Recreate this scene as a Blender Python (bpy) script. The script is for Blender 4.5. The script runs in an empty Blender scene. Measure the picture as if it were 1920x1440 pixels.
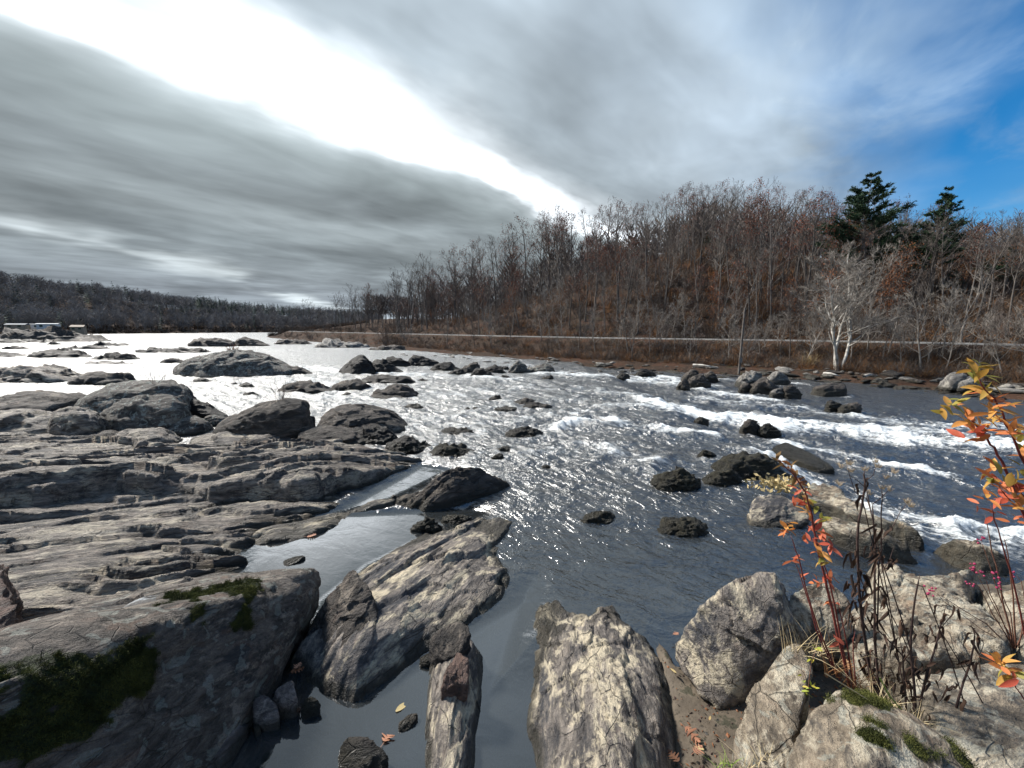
import bpy, bmesh, math, random
import numpy as np
from mathutils import Vector, Matrix
R = math.radians
S = bpy.context.scene
COL = S.collection

# ------------------------------------------------------------------ camera
CAM_H = 3.5
F_PX, CX, CY = 723.0, 960.0, 720.0          # wide phone lens, in pixels of a 1920 wide picture
PITCH = math.atan(104 / F_PX)
cam = bpy.data.cameras.new('camera')
cam.sensor_width = 36.0
cam.lens = 36.0 * F_PX / 1920.0
cam.clip_start, cam.clip_end = 0.05, 8000
cam_o = bpy.data.objects.new('camera', cam)
cam_o.location = (0, 0, CAM_H)
cam_o.rotation_euler = (math.pi / 2 - PITCH, 0, 0)
COL.objects.link(cam_o)
S.camera = cam_o

# ------------------------------------------------------------------ light
SUN_AZ, SUN_EL = R(-60), R(43)
SUN_DIR = Vector((math.sin(SUN_AZ) * math.cos(SUN_EL), math.cos(SUN_AZ) * math.cos(SUN_EL), math.sin(SUN_EL)))
sun = bpy.data.lights.new('sun', 'SUN')
sun.energy = 4.8
sun.angle = R(7)
sun.color = (1.0, 0.955, 0.89)
sun_o = bpy.data.objects.new('sun', sun)
sun_o.rotation_euler = (-SUN_DIR).to_track_quat('-Z', 'Y').to_euler()
sun_o.location = (-30, 30, 40)
COL.objects.link(sun_o)
S.view_settings.view_transform = 'Standard'
S.view_settings.look = 'None'
S.view_settings.exposure = 0.62
S.view_settings.gamma = 1.0
S.cycles.max_bounces = 4
S.cycles.diffuse_bounces = 2
S.cycles.glossy_bounces = 2
S.cycles.transparent_max_bounces = 8
S.cycles.use_adaptive_sampling = True
S.cycles.adaptive_threshold = 0.025
S.cycles.caustics_reflective = False
S.cycles.caustics_refractive = False

# ------------------------------------------------------------------ node helper
class NT:
    def __init__(self, tree):
        self.t = tree; self.n = tree.nodes; self.l = tree.links
        self.n.clear()
    def add(self, typ, **kw):
        nd = self.n.new(typ)
        ins = kw.pop('ins', {})
        for k, v in kw.items(): setattr(nd, k, v)
        for k, v in ins.items(): self.set(nd, k, v)
        return nd
    def set(self, nd, k, v):
        s = nd.inputs[k]
        if isinstance(v, bpy.types.NodeSocket): self.l.new(v, s)
        elif isinstance(v, bpy.types.Node): self.l.new(v.outputs[0], s)
        else: s.default_value = v
    def math(self, op, a, b=None, c=None, clamp=False):
        nd = self.n.new('ShaderNodeMath'); nd.operation = op; nd.use_clamp = clamp
        for i, v in enumerate((a, b, c)):
            if v is not None: self.set(nd, i, v)
        return nd.outputs[0]
    def mix(self, fac, a, b, blend='MIX'):
        nd = self.n.new('ShaderNodeMix'); nd.data_type = 'RGBA'; nd.blend_type = blend
        self.set(nd, 0, fac); self.set(nd, 6, a); self.set(nd, 7, b)
        return nd.outputs[2]
    def ramp(self, fac, stops, interp='LINEAR'):
        nd = self.n.new('ShaderNodeValToRGB'); cr = nd.color_ramp; cr.interpolation = interp
        while len(cr.elements) < len(stops): cr.elements.new(0.5)
        for e, (p, c) in zip(cr.elements, stops):
            e.position = p
            e.color = (c, c, c, 1) if isinstance(c, (int, float)) else (*c, 1)
        self.set(nd, 0, fac)
        return nd.outputs[0]
    def mapr(self, v, a, b, c=0.0, d=1.0, smooth=True):
        nd = self.n.new('ShaderNodeMapRange')
        nd.interpolation_type = 'SMOOTHSTEP' if smooth else 'LINEAR'
        for i, x in enumerate((v, a, b, c, d)): self.set(nd, i, x)
        return nd.outputs[0]
    def noise(self, vec, scale, detail=4, rough=0.55, dist=0.0, typ='FBM'):
        nd = self.n.new('ShaderNodeTexNoise'); nd.noise_type = typ
        self.set(nd, 'Vector', vec)
        for k, v in (('Scale', scale), ('Detail', detail), ('Roughness', rough), ('Distortion', dist)): self.set(nd, k, v)
        return nd.outputs[0]
    def vmul(self, vec, s):
        nd = self.n.new('ShaderNodeVectorMath'); nd.operation = 'MULTIPLY'
        self.set(nd, 0, vec); self.set(nd, 1, s); return nd.outputs[0]
    def vadd(self, vec, s):
        nd = self.n.new('ShaderNodeVectorMath'); nd.operation = 'ADD'
        self.set(nd, 0, vec); self.set(nd, 1, s); return nd.outputs[0]
    def comb(self, x, y, z=0.0):
        nd = self.n.new('ShaderNodeCombineXYZ')
        for i, v in enumerate((x, y, z)): self.set(nd, i, v)
        return nd.outputs[0]
    def sep(self, v):
        nd = self.n.new('ShaderNodeSeparateXYZ'); self.set(nd, 0, v); return nd.outputs

# ------------------------------------------------------------------ sky: clear Nishita sky behind streets of cloud on a flat layer
W = bpy.data.worlds.new('World'); S.world = W; W.use_nodes = True
k = NT(W.node_tree)
d = k.add('ShaderNodeTexCoord').outputs['Generated']
dx, dy, dz = k.sep(d)
zc = k.math('ADD', k.math('MAXIMUM', dz, 0.0), 0.08)             # the layer curves down to the horizon
px, py = k.math('DIVIDE', dx, zc), k.math('DIVIDE', dy, zc)
u = k.math('SUBTRACT', py, px)
v = k.math('MULTIPLY', k.math('ADD', px, py), 0.5)
# streets run along v; warp u with noise
w1 = k.noise(k.comb(k.math('MULTIPLY', u, 0.9), k.math('MULTIPLY', v, 1.0), 3.1), 1.0, 2, 0.5)
w2 = k.noise(k.comb(k.math('MULTIPLY', u, 1.9), k.math('MULTIPLY', v, 2.4), 7.7), 1.0, 4, 0.5)
up = k.math('ADD', u, k.math('MULTIPLY', k.math('SUBTRACT', w1, 0.5), 0.7))
up = k.math('ADD', up, k.math('MULTIPLY', k.math('SUBTRACT', w2, 0.5), 0.6))
t = k.math('DIVIDE', k.math('ADD', up, 4.0), 16.0, clamp=True)
T = lambda q: (q + 4.0) / 16.0
cc = k.ramp(t, [(T(-4), (.30, .36, .42)), (T(-1.2), (.36, .44, .52)), (T(0.2), (.33, .42, .50)), (T(0.8), (.33, .39, .44)), (T(1.25), (.30, .345, .375)),
                (T(1.75), (.29, .33, .35)), (T(2.08), (.48, .52, .535)), (T(2.27), (1.4, 1.46, 1.48)), (T(2.44), (1.4, 1.46, 1.48)), (T(2.58), (.40, .445, .45)),
                (T(2.9), (.25, .283, .285)), (T(3.6), (.205, .230, .235)), (T(4.4), (.235, .262, .266)), (T(5.3), (.19, .214, .22)), (T(7.0), (.215, .24, .25)), (T(9.0), (.225, .25, .268)), (T(12), (.29, .325, .35))])
al = k.ramp(t, [(T(-4), .9), (T(-2.2), .85), (T(-1.2), .14), (T(-0.2), .05), (T(0.20), .40), (T(0.65), .96), (T(1.0), 1.0), (T(12), 1.0)])
wisp = k.noise(k.comb(k.math('MULTIPLY', u, 2.0), k.math('MULTIPLY', v, 2.6), 1.3), 1.0, 5, 0.58, 0.4)
al = k.math('ADD', al, k.math('MULTIPLY', k.mapr(wisp, 0.45, 0.75), 0.28), clamp=True)
mod = k.noise(k.comb(k.math('MULTIPLY', u, 0.75), k.math('MULTIPLY', v, 1.15), 5.0), 1.0, 4, 0.5, 0.5)
mod2 = k.noise(k.comb(k.math('MULTIPLY', u, 3.4), k.math('MULTIPLY', v, 3.0), 4.0), 1.0, 3, 0.5, 0.3)
gain = k.math('MULTIPLY', k.mapr(mod, 0.32, 0.68, 0.70, 1.36, smooth=False), k.mapr(mod2, 0.3, 0.7, 0.86, 1.14, smooth=False))
# a thin bright rift in the deck, low on the left
g1 = k.noise(k.comb(k.math('MULTIPLY', px, 0.9), k.math('MULTIPLY', py, 0.7), 9.3), 1.0, 4, 0.5)
xr = k.math('ADD', k.math('ADD', px, 3.12), k.math('MULTIPLY', k.math('SUBTRACT', g1, 0.5), 1.1))
rift = k.math('MULTIPLY', k.mapr(k.math('ABSOLUTE', xr), 0.0, 0.55, 1.0, 0.0), k.mapr(k.noise(k.comb(px, k.math('MULTIPLY', py, 0.9), 2.0), 1.0, 3, 0.5), 0.42, 0.60))
cc = k.mix(k.math('MULTIPLY', rift, 0.62), cc, (.86, .93, .93, 1))
# forward scattering: cloud near the hidden sun glows
nd = k.add('ShaderNodeVectorMath', operation='DOT_PRODUCT'); k.set(nd, 0, d); k.set(nd, 1, (math.sin(R(-24)) * math.cos(R(40)), math.cos(R(-24)) * math.cos(R(40)), math.sin(R(40))))
glow = k.math('POWER', k.math('MAXIMUM', nd.outputs['Value'], 0.0), 22.0)
gain = k.math('MULTIPLY', gain, k.math('ADD', 1.0, k.math('MULTIPLY', glow, 0.45)))
near = k.math('MULTIPLY', k.math('POWER', k.math('MAXIMUM', nd.outputs['Value'], 0.0), 26.0), k.math('MULTIPLY', k.mapr(up, 2.75, 2.30), k.mapr(up, 1.55, 2.2)))
cc = k.mix(k.math('MULTIPLY', near, 1.15, clamp=True), cc, (1.5, 1.54, 1.54, 1))
cloud = k.vmul(cc, k.comb(gain, gain, gain))
cloud = k.vmul(cloud, (8.5, 8.75, 9.15))
sky = k.add('ShaderNodeTexSky', sky_type='NISHITA')
sky.sun_disc = False; sky.sun_elevation = SUN_EL; sky.sun_rotation = SUN_AZ
sky.altitude = 300; sky.air_density = 1.0; sky.dust_density = 0.2; sky.ozone_density = 3.0
blue = k.add('ShaderNodeHueSaturation', ins={'Saturation': 1.5, 'Value': 0.9, 'Color': sky.outputs[0]}).outputs[0]
col = k.mix(al, blue, cloud)
bg = k.add('ShaderNodeBackground', ins={'Color': col, 'Strength': 0.1})
k.add('ShaderNodeOutputWorld', ins={'Surface': bg.outputs[0]})

W.cycles.sampling_method = 'MANUAL'; W.cycles.sample_map_resolution = 256
# ------------------------------------------------------------------ geometry helpers
SP, CP = math.sin(PITCH), math.cos(PITCH)
def ray(px, py):
    a, b = (px - CX) / F_PX, (CY - py) / F_PX
    return np.array((a, CP + b * SP, -SP + b * CP))
def P(px, py, z=0.0):                       # the point of height z seen at a picture position
    r = ray(px, py); t = (z - CAM_H) / r[2]
    return np.array((r[0] * t, r[1] * t, z))
def Q(px, py, y):                           # the point at distance y seen at a picture position
    r = ray(px, py); t = y / r[1]
    return np.array((r[0] * t, y, CAM_H + r[2] * t))

def _hash(i, j, k, seed):
    h = (i.astype(np.uint32) * np.uint32(374761393) + j.astype(np.uint32) * np.uint32(668265263)
         + k.astype(np.uint32) * np.uint32(2147483647 // 3) + np.uint32((seed * 144665) & 0xffffffff))
    h = (h ^ (h >> np.uint32(13))) * np.uint32(1274126177)
    h = h ^ (h >> np.uint32(16))
    return (h & np.uint32(0xffffff)).astype(np.float32) / np.float32(0x7fffff) - np.float32(1)
def vnoise(p, seed=0):
    p = np.asarray(p, dtype=np.float64)
    f0 = np.floor(p); f = (p - f0).astype(np.float32); i = f0.astype(np.int64)
    w = f * f * f * (f * (f * 6 - 15) + 10)
    out = 0
    for a in (0, 1):
        wa = w[:, 0] if a else 1 - w[:, 0]
        for b in (0, 1):
            wb = w[:, 1] if b else 1 - w[:, 1]
            for c in (0, 1):
                wc = w[:, 2] if c else 1 - w[:, 2]
                out = out + wa * wb * wc * _hash(i[:, 0] + a, i[:, 1] + b, i[:, 2] + c, seed)
    return out
def fbm(p, octaves=4, gain=0.5, lac=2.03, seed=0, ridge=False):
    p = np.asarray(p, dtype=np.float64); s = 0; a = 1.0; tot = 0
    for o in range(octaves):
        n = vnoise(p, seed + o * 17)
        if ridge: n = 1 - 2 * np.abs(n)
        s = s + a * n; tot += a; a *= gain; p = p * lac + 11.3
    return s / tot
def facets2(q, seed, tilt=0.5):            # broken plates: every cell a tilted plane of its own height (2-D cells)
    i0 = np.floor(q - .5).astype(np.int64); best = np.full(len(q), 9.0); out = np.zeros(len(q)); z0 = np.zeros(len(q), np.int64)
    for a in (0, 1):
        for b in (0, 1):
            ci, cj = i0[:, 0] + a, i0[:, 1] + b
            cx = ci + .5 + .36 * _hash(ci, cj, z0, seed); cy = cj + .5 + .36 * _hash(ci, cj, z0 + 1, seed)
            ex, ey = q[:, 0] - cx, q[:, 1] - cy; dd = ex * ex + ey * ey; m = dd < best
            val = _hash(ci, cj, z0 + 2, seed) + tilt * 2 * (ex * _hash(ci, cj, z0 + 3, seed) + ey * _hash(ci, cj, z0 + 4, seed))
            best = np.where(m, dd, best); out = np.where(m, val, out)
    return out
def facets3(q, seed, tilt=0.8):
    i0 = np.floor(q - .5).astype(np.int64); best = np.full(len(q), 9.0); out = np.zeros(len(q))
    for a in (0, 1):
        for b in (0, 1):
            for c in (0, 1):
                ci, cj, ck = i0[:, 0] + a, i0[:, 1] + b, i0[:, 2] + c
                e = [q[:, n] - (cc_ + .5 + .36 * _hash(ci, cj, ck, seed + n)) for n, cc_ in enumerate((ci, cj, ck))]
                dd = e[0] ** 2 + e[1] ** 2 + e[2] ** 2; m = dd < best
                val = _hash(ci, cj, ck, seed + 5) + tilt * 2 * sum(e[n] * _hash(ci, cj, ck, seed + 6 + n) for n in range(3))
                best = np.where(m, dd, best); out = np.where(m, val, out)
    return out
def sstep(x, a, b):
    t = np.clip((x - a) / (b - a), 0, 1); return t * t * (3 - 2 * t)
def poly_sd(pts, poly):                     # signed distance, positive inside
    x, y = pts[:, 0], pts[:, 1]; n = len(poly)
    best = np.full(len(pts), 1e9); ins = np.zeros(len(pts), bool)
    for i in range(n):
        ax, ay = poly[i]; bx, by = poly[(i + 1) % n]
        ex, ey = bx - ax, by - ay; L = ex * ex + ey * ey + 1e-12
        t = np.clip(((x - ax) * ex + (y - ay) * ey) / L, 0, 1)
        dd = (x - ax - t * ex) ** 2 + (y - ay - t * ey) ** 2
        best = np.minimum(best, dd)
        c = (ay > y) != (by > y)
        with np.errstate(divide='ignore', invalid='ignore'):
            xi = ax + (y - ay) / (by - ay + 1e-30) * ex
        ins ^= c & (x < xi)
    dist = np.sqrt(best); return np.where(ins, dist, -dist)
def line_dist(pts, line):
    x, y = pts[:, 0], pts[:, 1]; best = np.full(len(pts), 1e9)
    for i in range(len(line) - 1):
        ax, ay = line[i][:2]; bx, by = line[i + 1][:2]
        ex, ey = bx - ax, by - ay; L = ex * ex + ey * ey + 1e-12
        t = np.clip(((x - ax) * ex + (y - ay) * ey) / L, 0, 1)
        best = np.minimum(best, (x - ax - t * ex) ** 2 + (y - ay - t * ey) ** 2)
    return np.sqrt(best)
def tps(ctrl, val, q):                      # thin plate spline through control points
    ctrl = np.asarray(ctrl, float); n = len(ctrl)
    def U(r2): return np.where(r2 > 0, r2 * np.log(r2 + 1e-12), 0)
    d2 = ((ctrl[:, None] - ctrl[None]) ** 2).sum(-1)
    A = np.zeros((n + 3, n + 3)); A[:n, :n] = U(d2) + np.eye(n) * 0.02
    A[:n, n] = 1; A[:n, n + 1:] = ctrl; A[n, :n] = 1; A[n + 1:, :n] = ctrl.T
    b = np.zeros(n + 3); b[:n] = val
    w = np.linalg.solve(A, b)
    out = w[n] + q @ w[n + 1:]
    for i in range(n): out = out + w[i] * U(((q - ctrl[i]) ** 2).sum(-1))
    return out

def new_mesh(name, V, F, mats, smooth=True, mat_idx=None, attrs=None):
    me = bpy.data.meshes.new(name)
    V = np.asarray(V, np.float32)
    if isinstance(F, np.ndarray):
        nf, k_ = F.shape
        me.vertices.add(len(V)); me.vertices.foreach_set('co', V.ravel())
        me.loops.add(nf * k_); me.loops.foreach_set('vertex_index', F.astype(np.int32).ravel())
        me.polygons.add(nf)
        me.polygons.foreach_set('loop_start', np.arange(0, nf * k_, k_, dtype=np.int32))
        me.update(calc_edges=True)
    else:
        me.from_pydata(V.tolist(), [], F)
    if smooth: me.polygons.foreach_set('use_smooth', np.ones(len(me.polygons), bool))
    for m in (mats if isinstance(mats, (list, tuple)) else [mats]): me.materials.append(m)
    if mat_idx is not None: me.polygons.foreach_set('material_index', np.asarray(mat_idx, np.int32))
    for nm, arr in (attrs or {}).items():
        at = me.attributes.new(nm, 'FLOAT', 'POINT'); at.data.foreach_set('value', np.asarray(arr, np.float32))
    me.update()
    return me
def obj(name, me, loc=(0, 0, 0), rot=(0, 0, 0), scale=(1, 1, 1), parent=None):
    o = bpy.data.objects.new(name, me); COL.objects.link(o)
    o.location = loc; o.rotation_euler = rot; o.scale = scale
    if parent: o.parent = parent
    return o
def tag(o, label, cat, group=None):
    o['label'] = label; o['category'] = cat
    if group: o['group'] = group
    return o
def grid_faces(nu, nv):
    i = np.arange((nu - 1) * (nv - 1)); a = (i // (nv - 1)) * nv + i % (nv - 1)
    return np.stack([a, a + nv, a + nv + 1, a + 1], 1)
# ------------------------------------------------------------------ materials
def mat(name):
    m = bpy.data.materials.new(name); m.use_nodes = True
    return m, NT(m.node_tree)
def finish(k, base, rough=0.8, normal=None, spec=0.3, **extra):
    b = k.add('ShaderNodeBsdfPrincipled', ins={'Base Color': base, 'Roughness': rough, 'Specular IOR Level': spec})
    if normal is not None: k.set(b, 'Normal', normal)
    for n_, v_ in extra.items(): k.set(b, n_, v_)
    k.add('ShaderNodeOutputMaterial', ins={'Surface': b.outputs[0]})
    return b
def bump(k, h, strength=0.5, dist=0.05):
    return k.add('ShaderNodeBump', ins={'Height': h, 'Strength': strength, 'Distance': dist}).outputs[0]

def rock_material(name, dark, mid, pale, pale_amt=0.5, stain=(.03, .032, .036), stain_amt=0.4, wet=0.14, lichen=0.0, rust=0.2, gloss=0.55, fine=1.0, grain=1.0, bumpd=0.03, an=1.8):
    m, k = mat(name)
    oc = k.add('ShaderNodeTexCoord').outputs['Object']
    rnd = k.add('ShaderNodeObjectInfo').outputs['Random']
    off = k.math('MULTIPLY', rnd, 37.0)
    o = k.vadd(oc, k.comb(off, off, off))
    st = k.vmul(o, (0.9, 0.9 * an + .9, 1.1 * an + .9))                       # foliation runs along local X
    n_st = k.noise(st, 1.6 * grain, 7, 0.62, 0.6)
    n_st2 = k.noise(st, 6.0 * grain, 6, 0.65, 0.5)
    n_med = k.noise(k.vmul(o, (0.8, 1.3, 1.3)), 1.7 * grain, 6, 0.6, 0.8)
    n_big = k.noise(k.vmul(o, (0.6, 1.2, 1.2)), 0.8 * grain, 4, 0.55, 0.5)
    n_f = k.noise(o, 38.0, 5, 0.65)
    n_ff = k.noise(o, 120.0, 3, 0.6)
    base = k.mix(k.mapr(n_st, 0.34, 0.64), dark + (1,), mid + (1,))
    base = k.mix(1.0, base, k.mapr(n_st2, 0.32, 0.68, 0.55, 1.4, smooth=False), 'MULTIPLY')
    # pale weathering / lichen crust in patches broken by the foliation
    pm = k.math('ADD', k.math('ADD', k.math('MULTIPLY', n_med, 0.60), k.math('MULTIPLY', n_st2, 0.26)), k.math('MULTIPLY', n_f, 0.14))
    th = 0.62 - 0.24 * pale_amt
    pmask = k.mapr(pm, th, th + 0.09)
    base = k.mix(k.math('MULTIPLY', pmask, 0.9), base, k.mix(k.mapr(n_f, 0.3, 0.7), pale + (1,), tuple(c * 0.72 for c in pale) + (1,)))
    # blue black mineral stain
    sm = k.math('ADD', k.math('MULTIPLY', n_big, 0.75), k.math('MULTIPLY', n_st2, 0.25))
    ts = 0.40 + 0.22 * (stain_amt - 0.4)
    smask = k.mapr(sm, ts - 0.07, ts + 0.04, 1.0, 0.0)
    base = k.mix(k.math('MULTIPLY', smask, 0.82), base, stain + (1,))
    if rust > 0:
        rm = k.noise(k.vmul(o, (1.0, 2.0, 2.0)), 2.3, 4, 0.6, 1.0)
        base = k.mix(k.math('MULTIPLY', k.mapr(rm, 0.56, 0.70), rust), base, (.22, .105, .055, 1))
    if lichen > 0:
        vo = k.noise(o, 5.5, 4, 0.5, 1.2)
        base = k.mix(k.math('MULTIPLY', k.mapr(vo, 0.57, 0.60), lichen), base, k.mix(k.mapr(n_f, 0.35, 0.65), (.46, .50, .45, 1), (.30, .34, .30, 1)))
    # speckle and dark seams
    base = k.mix(1.0, base, k.mapr(n_ff, 0.25, 0.75, 0.72, 1.25, smooth=False), 'MULTIPLY')
    seam = k.mapr(k.noise(st, 3.4 * grain, 4, 0.55, 0.8, 'RIDGED_MULTIFRACTAL'), 0.72, 1.1)
    base = k.mix(k.math('MULTIPLY', seam, 0.35), base, (.02, .019, .018, 1))
    # thin cracks
    ck = k.add('ShaderNodeTexVoronoi', feature='DISTANCE_TO_EDGE')
    wv = k.add('ShaderNodeTexNoise'); k.set(wv, 'Vector', o); k.set(wv, 'Scale', 3.0); k.set(wv, 'Detail', 3.0)
    k.set(ck, 'Vector', k.vadd(k.vmul(st, (1, 1, 1)), k.vmul(wv.outputs[1], (.16, .16, .16)))); k.set(ck, 'Scale', 1.5 * grain)
    crack = k.math('MULTIPLY', k.mapr(ck.outputs['Distance'], 0.004, 0.022, 1.0, 0.0), k.mapr(n_big, 0.45, 0.58))
    base = k.mix(k.math('MULTIPLY', crack, 0.40), base, (.018, .016, .014, 1))
    # water mark: dark algae band just above the river
    pz = k.sep(k.add('ShaderNodeNewGeometry').outputs['Position'])[2]
    wl = k.math('ADD', pz, k.math('MULTIPLY', k.math('SUBTRACT', n_med, 0.5), wet * 1.6))
    wmask = k.mapr(wl, wet * 0.35, wet, 1.0, 0.0)
    base = k.mix(k.math('MULTIPLY', wmask, 0.85), base, k.mix(n_f, (.018, .016, .011, 1), (.040, .036, .024, 1)))
    # moss attribute
    ms = k.add('ShaderNodeAttribute', attribute_name='moss').outputs['Fac']
    mo = k.mapr(k.math('ADD', ms, k.math('MULTIPLY', k.math('SUBTRACT', n_f, 0.5), 0.5)), 0.42, 0.58)
    base = k.mix(mo, base, k.mix(k.mapr(n_f, 0.35, 0.7), (.010, .016, .004, 1), (.045, .062, .014, 1)))
    rough = k.math('SUBTRACT', k.mapr(n_st2, 0.3, 0.7, gloss, gloss + 0.22), k.math('MULTIPLY', wmask, 0.25))
    h = k.math('ADD', k.math('ADD', k.math('MULTIPLY', n_st, 1.4), k.math('MULTIPLY', n_st2, 0.75)),
               k.math('ADD', k.math('MULTIPLY', n_f, 0.65 * fine), k.math('MULTIPLY', n_ff, 0.24 * fine)))
    h = k.math('SUBTRACT', h, k.math('ADD', k.math('MULTIPLY', seam, 0.5), k.math('MULTIPLY', crack, 0.5)))
    finish(k, base, rough, bump(k, h, 1.0, bumpd * 1.4), 0.35)
    return m
M = {}
M['shelf'] = rock_material('weathered_schist', (.075, .066, .058), (.34, .293, .248), (.66, .58, .45), 0.50, stain=(.030, .030, .034), stain_amt=0.56, rust=0.22, gloss=0.5, bumpd=0.06, an=4.0)
M['cream'] = rock_material('cream_crusted_schist', (.080, .072, .068), (.28, .242, .205), (.70, .605, .435), 0.54, stain=(.034, .038, .048), stain_amt=0.72, rust=0.10, grain=1.5, bumpd=.035, an=1.5)
M['tan'] = rock_material('pale_granite', (.10, .082, .062), (.31, .255, .188), (.62, .55, .42), 0.60, stain=(.06, .06, .06), stain_amt=0.36, lichen=0.3, rust=0.30, grain=2.0, wet=0.10, an=1.0, bumpd=.035)
M['mossy'] = rock_material('mossy_schist', (.060, .053, .046), (.19, .16, .135), (.42, .365, .30), 0.42, stain_amt=0.42, lichen=0.35, rust=0.25, grain=1.5, an=2.5, bumpd=.045)
M['pink'] = rock_material('pinkish_schist', (.11, .09, .084), (.27, .23, .21), (.44, .39, .35), 0.4, stain_amt=0.30, rust=0.1, grain=1.8)
M['white'] = rock_material('white_lichen_schist', (.06, .058, .055), (.19, .18, .17), (.56, .59, .60), 0.50, stain_amt=0.5, rust=0.15, grain=1.8, an=2.5)
M['dark'] = rock_material('wet_dark_schist', (.032, .028, .025), (.125, .106, .090), (.33, .28, .225), 0.38, stain=(.014, .014, .016), stain_amt=0.45, wet=0.22, rust=0.12, gloss=0.6, an=2.5, bumpd=.06)
M['black'] = rock_material('black_wet_rock', (.010, .009, .0085), (.038, .033, .029), (.12, .105, .09), 0.28, stain=(.006, .006, .007), stain_amt=0.5, wet=0.3, rust=0.0, gloss=0.5, an=2.5, bumpd=.06)
M['lichen'] = rock_material('lichened_boulder', (.055, .050, .045), (.17, .153, .133), (.38, .355, .30), 0.45, stain_amt=0.42, lichen=0.6, rust=0.15, gloss=.62, an=2.0, bumpd=.06)
M['far'] = rock_material('pale_bank_stone', (.08, .075, .07), (.24, .225, .205), (.50, .465, .40), 0.55, stain_amt=0.40, wet=0.15, rust=0.08, grain=0.9, bumpd=.06)
M['algae'] = rock_material('algae_covered_stone', (.014, .013, .009), (.045, .040, .024), (.12, .105, .07), 0.35, stain_amt=0.45, wet=0.2, rust=0.0, grain=2.0, bumpd=.05)
M['red'] = rock_material('rusty_schist', (.055, .034, .028), (.165, .105, .082), (.27, .21, .18), 0.25, stain_amt=0.40, rust=0.4, grain=1.6, an=2.5)

def plain(name, c1, c2, scale=8.0, rough=0.85, bumpd=0.02, detail=6, spec=0.2, per_obj=0.0, trans=0.0):
    m, k = mat(name)
    oc = k.add('ShaderNodeTexCoord').outputs['Object']
    n = k.noise(oc, scale, detail, 0.6)
    base = k.mix(k.mapr(n, 0.3, 0.7), c1 + (1,), c2 + (1,))
    if per_obj:
        rnd = k.add('ShaderNodeObjectInfo').outputs['Random']
        base = k.mix(1.0, base, k.mapr(rnd, 0, 1, 1 - per_obj, 1 + per_obj, smooth=False), 'MULTIPLY')
    b = finish(k, base, rough, bump(k, n, 0.6, bumpd) if bumpd else None, spec)
    return m
M['mud'] = None
def mud_material():
    m, k = mat('wet_mud')
    p = k.add('ShaderNodeNewGeometry').outputs['Position']
    n = k.noise(p, 3.0, 6, 0.6); nf = k.noise(p, 28.0, 5, 0.65); nb = k.noise(p, 0.7, 3, 0.5)
    base = k.mix(k.mapr(n, 0.35, 0.65), (.075, .059, .042, 1), (.135, .108, .078, 1))
    base = k.mix(k.mapr(nf, 0.56, 0.66), base, (.035, .028, .018, 1))
    base = k.mix(k.math('MULTIPLY', k.mapr(k.noise(p, 6.0, 4, 0.6), 0.56, 0.64), 0.8), base, (.022, .024, .012, 1))
    pz = k.sep(p)[2]
    deep = k.mapr(pz, -0.5, -0.15, 1.0, 0.0)
    base = k.mix(k.math('MULTIPLY', deep, 0.6), base, (.095, .075, .050, 1))
    finish(k, base, 0.7, bump(k, k.math('ADD', n, k.math('MULTIPLY', nf, 0.4)), 0.8, 0.03), 0.35)
    return m
M['mud'] = mud_material()
def litter_material():
    m, k = mat('leaf_litter')
    p = k.add('ShaderNodeNewGeometry').outputs['Position']
    n = k.noise(p, 0.35, 5, 0.6); nf = k.noise(p, 4.5, 6, 0.7); ns = k.noise(p, 1.3, 4, 0.6)
    base = k.mix(k.mapr(nf, 0.34, 0.66), (.026, .019, .015, 1), (.082, .056, .041, 1))
    base = k.mix(k.math('MULTIPLY', k.mapr(n, 0.46, 0.62), 0.5), base, (.092, .043, .026, 1))
    base = k.mix(k.math('MULTIPLY', k.mapr(ns, 0.55, 0.68), 0.7), base, (.045, .042, .024, 1))
    finish(k, base, 0.95, bump(k, nf, 1.0, 0.15), 0.1)
    return m
M['litter'] = litter_material()
M['road'] = plain('gravel_road', (.115, .112, .106), (.20, .195, .185), 2.0, 0.9, 0.02)
M['bark'] = plain('grey_bark', (.075, .064, .056), (.155, .137, .122), 3.0, 0.9, 0.03, per_obj=0.35)
M['twig'] = plain('bare_twigs', (.095, .078, .068), (.160, .136, .120), 1.5, 0.9, 0, per_obj=0.4)
M['palebark'] = plain('pale_sycamore_bark', (.20, .18, .155), (.66, .63, .57), 2.2, 0.8, 0.02)
M['paletwig'] = plain('pale_twigs', (.19, .17, .15), (.27, .245, .215), 1.5, 0.9, 0)
M['russet'] = plain('russet_oak_leaves', (.12, .042, .026), (.25, .088, .050), 0.8, 0.8, 0, per_obj=0.4)
M['orangeleaf'] = plain('rust_orange_leaves', (.17, .060, .022), (.30, .105, .035), 0.8, 0.8, 0, per_obj=0.3)
M['needle'] = plain('pine_needles', (.022, .046, .026), (.055, .095, .048), 0.7, 0.7, 0)
M['farwood'] = plain('far_bare_wood', (.15, .14, .135), (.25, .235, .225), 0.03, 0.95, 0)
M['farpine'] = plain('far_evergreens', (.035, .055, .045), (.06, .09, .065), 0.05, 0.9, 0)
M['brush'] = plain('brown_brush', (.070, .050, .038), (.150, .112, .084), 0.3, 0.95, 0)
M['brushgrey'] = plain('grey_brush', (.10, .088, .078), (.19, .17, .152), 0.3, 0.95, 0)
M['drygrass'] = plain('dry_grass', (.26, .18, .085), (.45, .34, .18), 1.0, 0.8, 0)
M['rustgrass'] = plain('rusty_dead_grass', (.15, .072, .030), (.26, .13, .055), 0.6, 0.9, 0)
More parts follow.
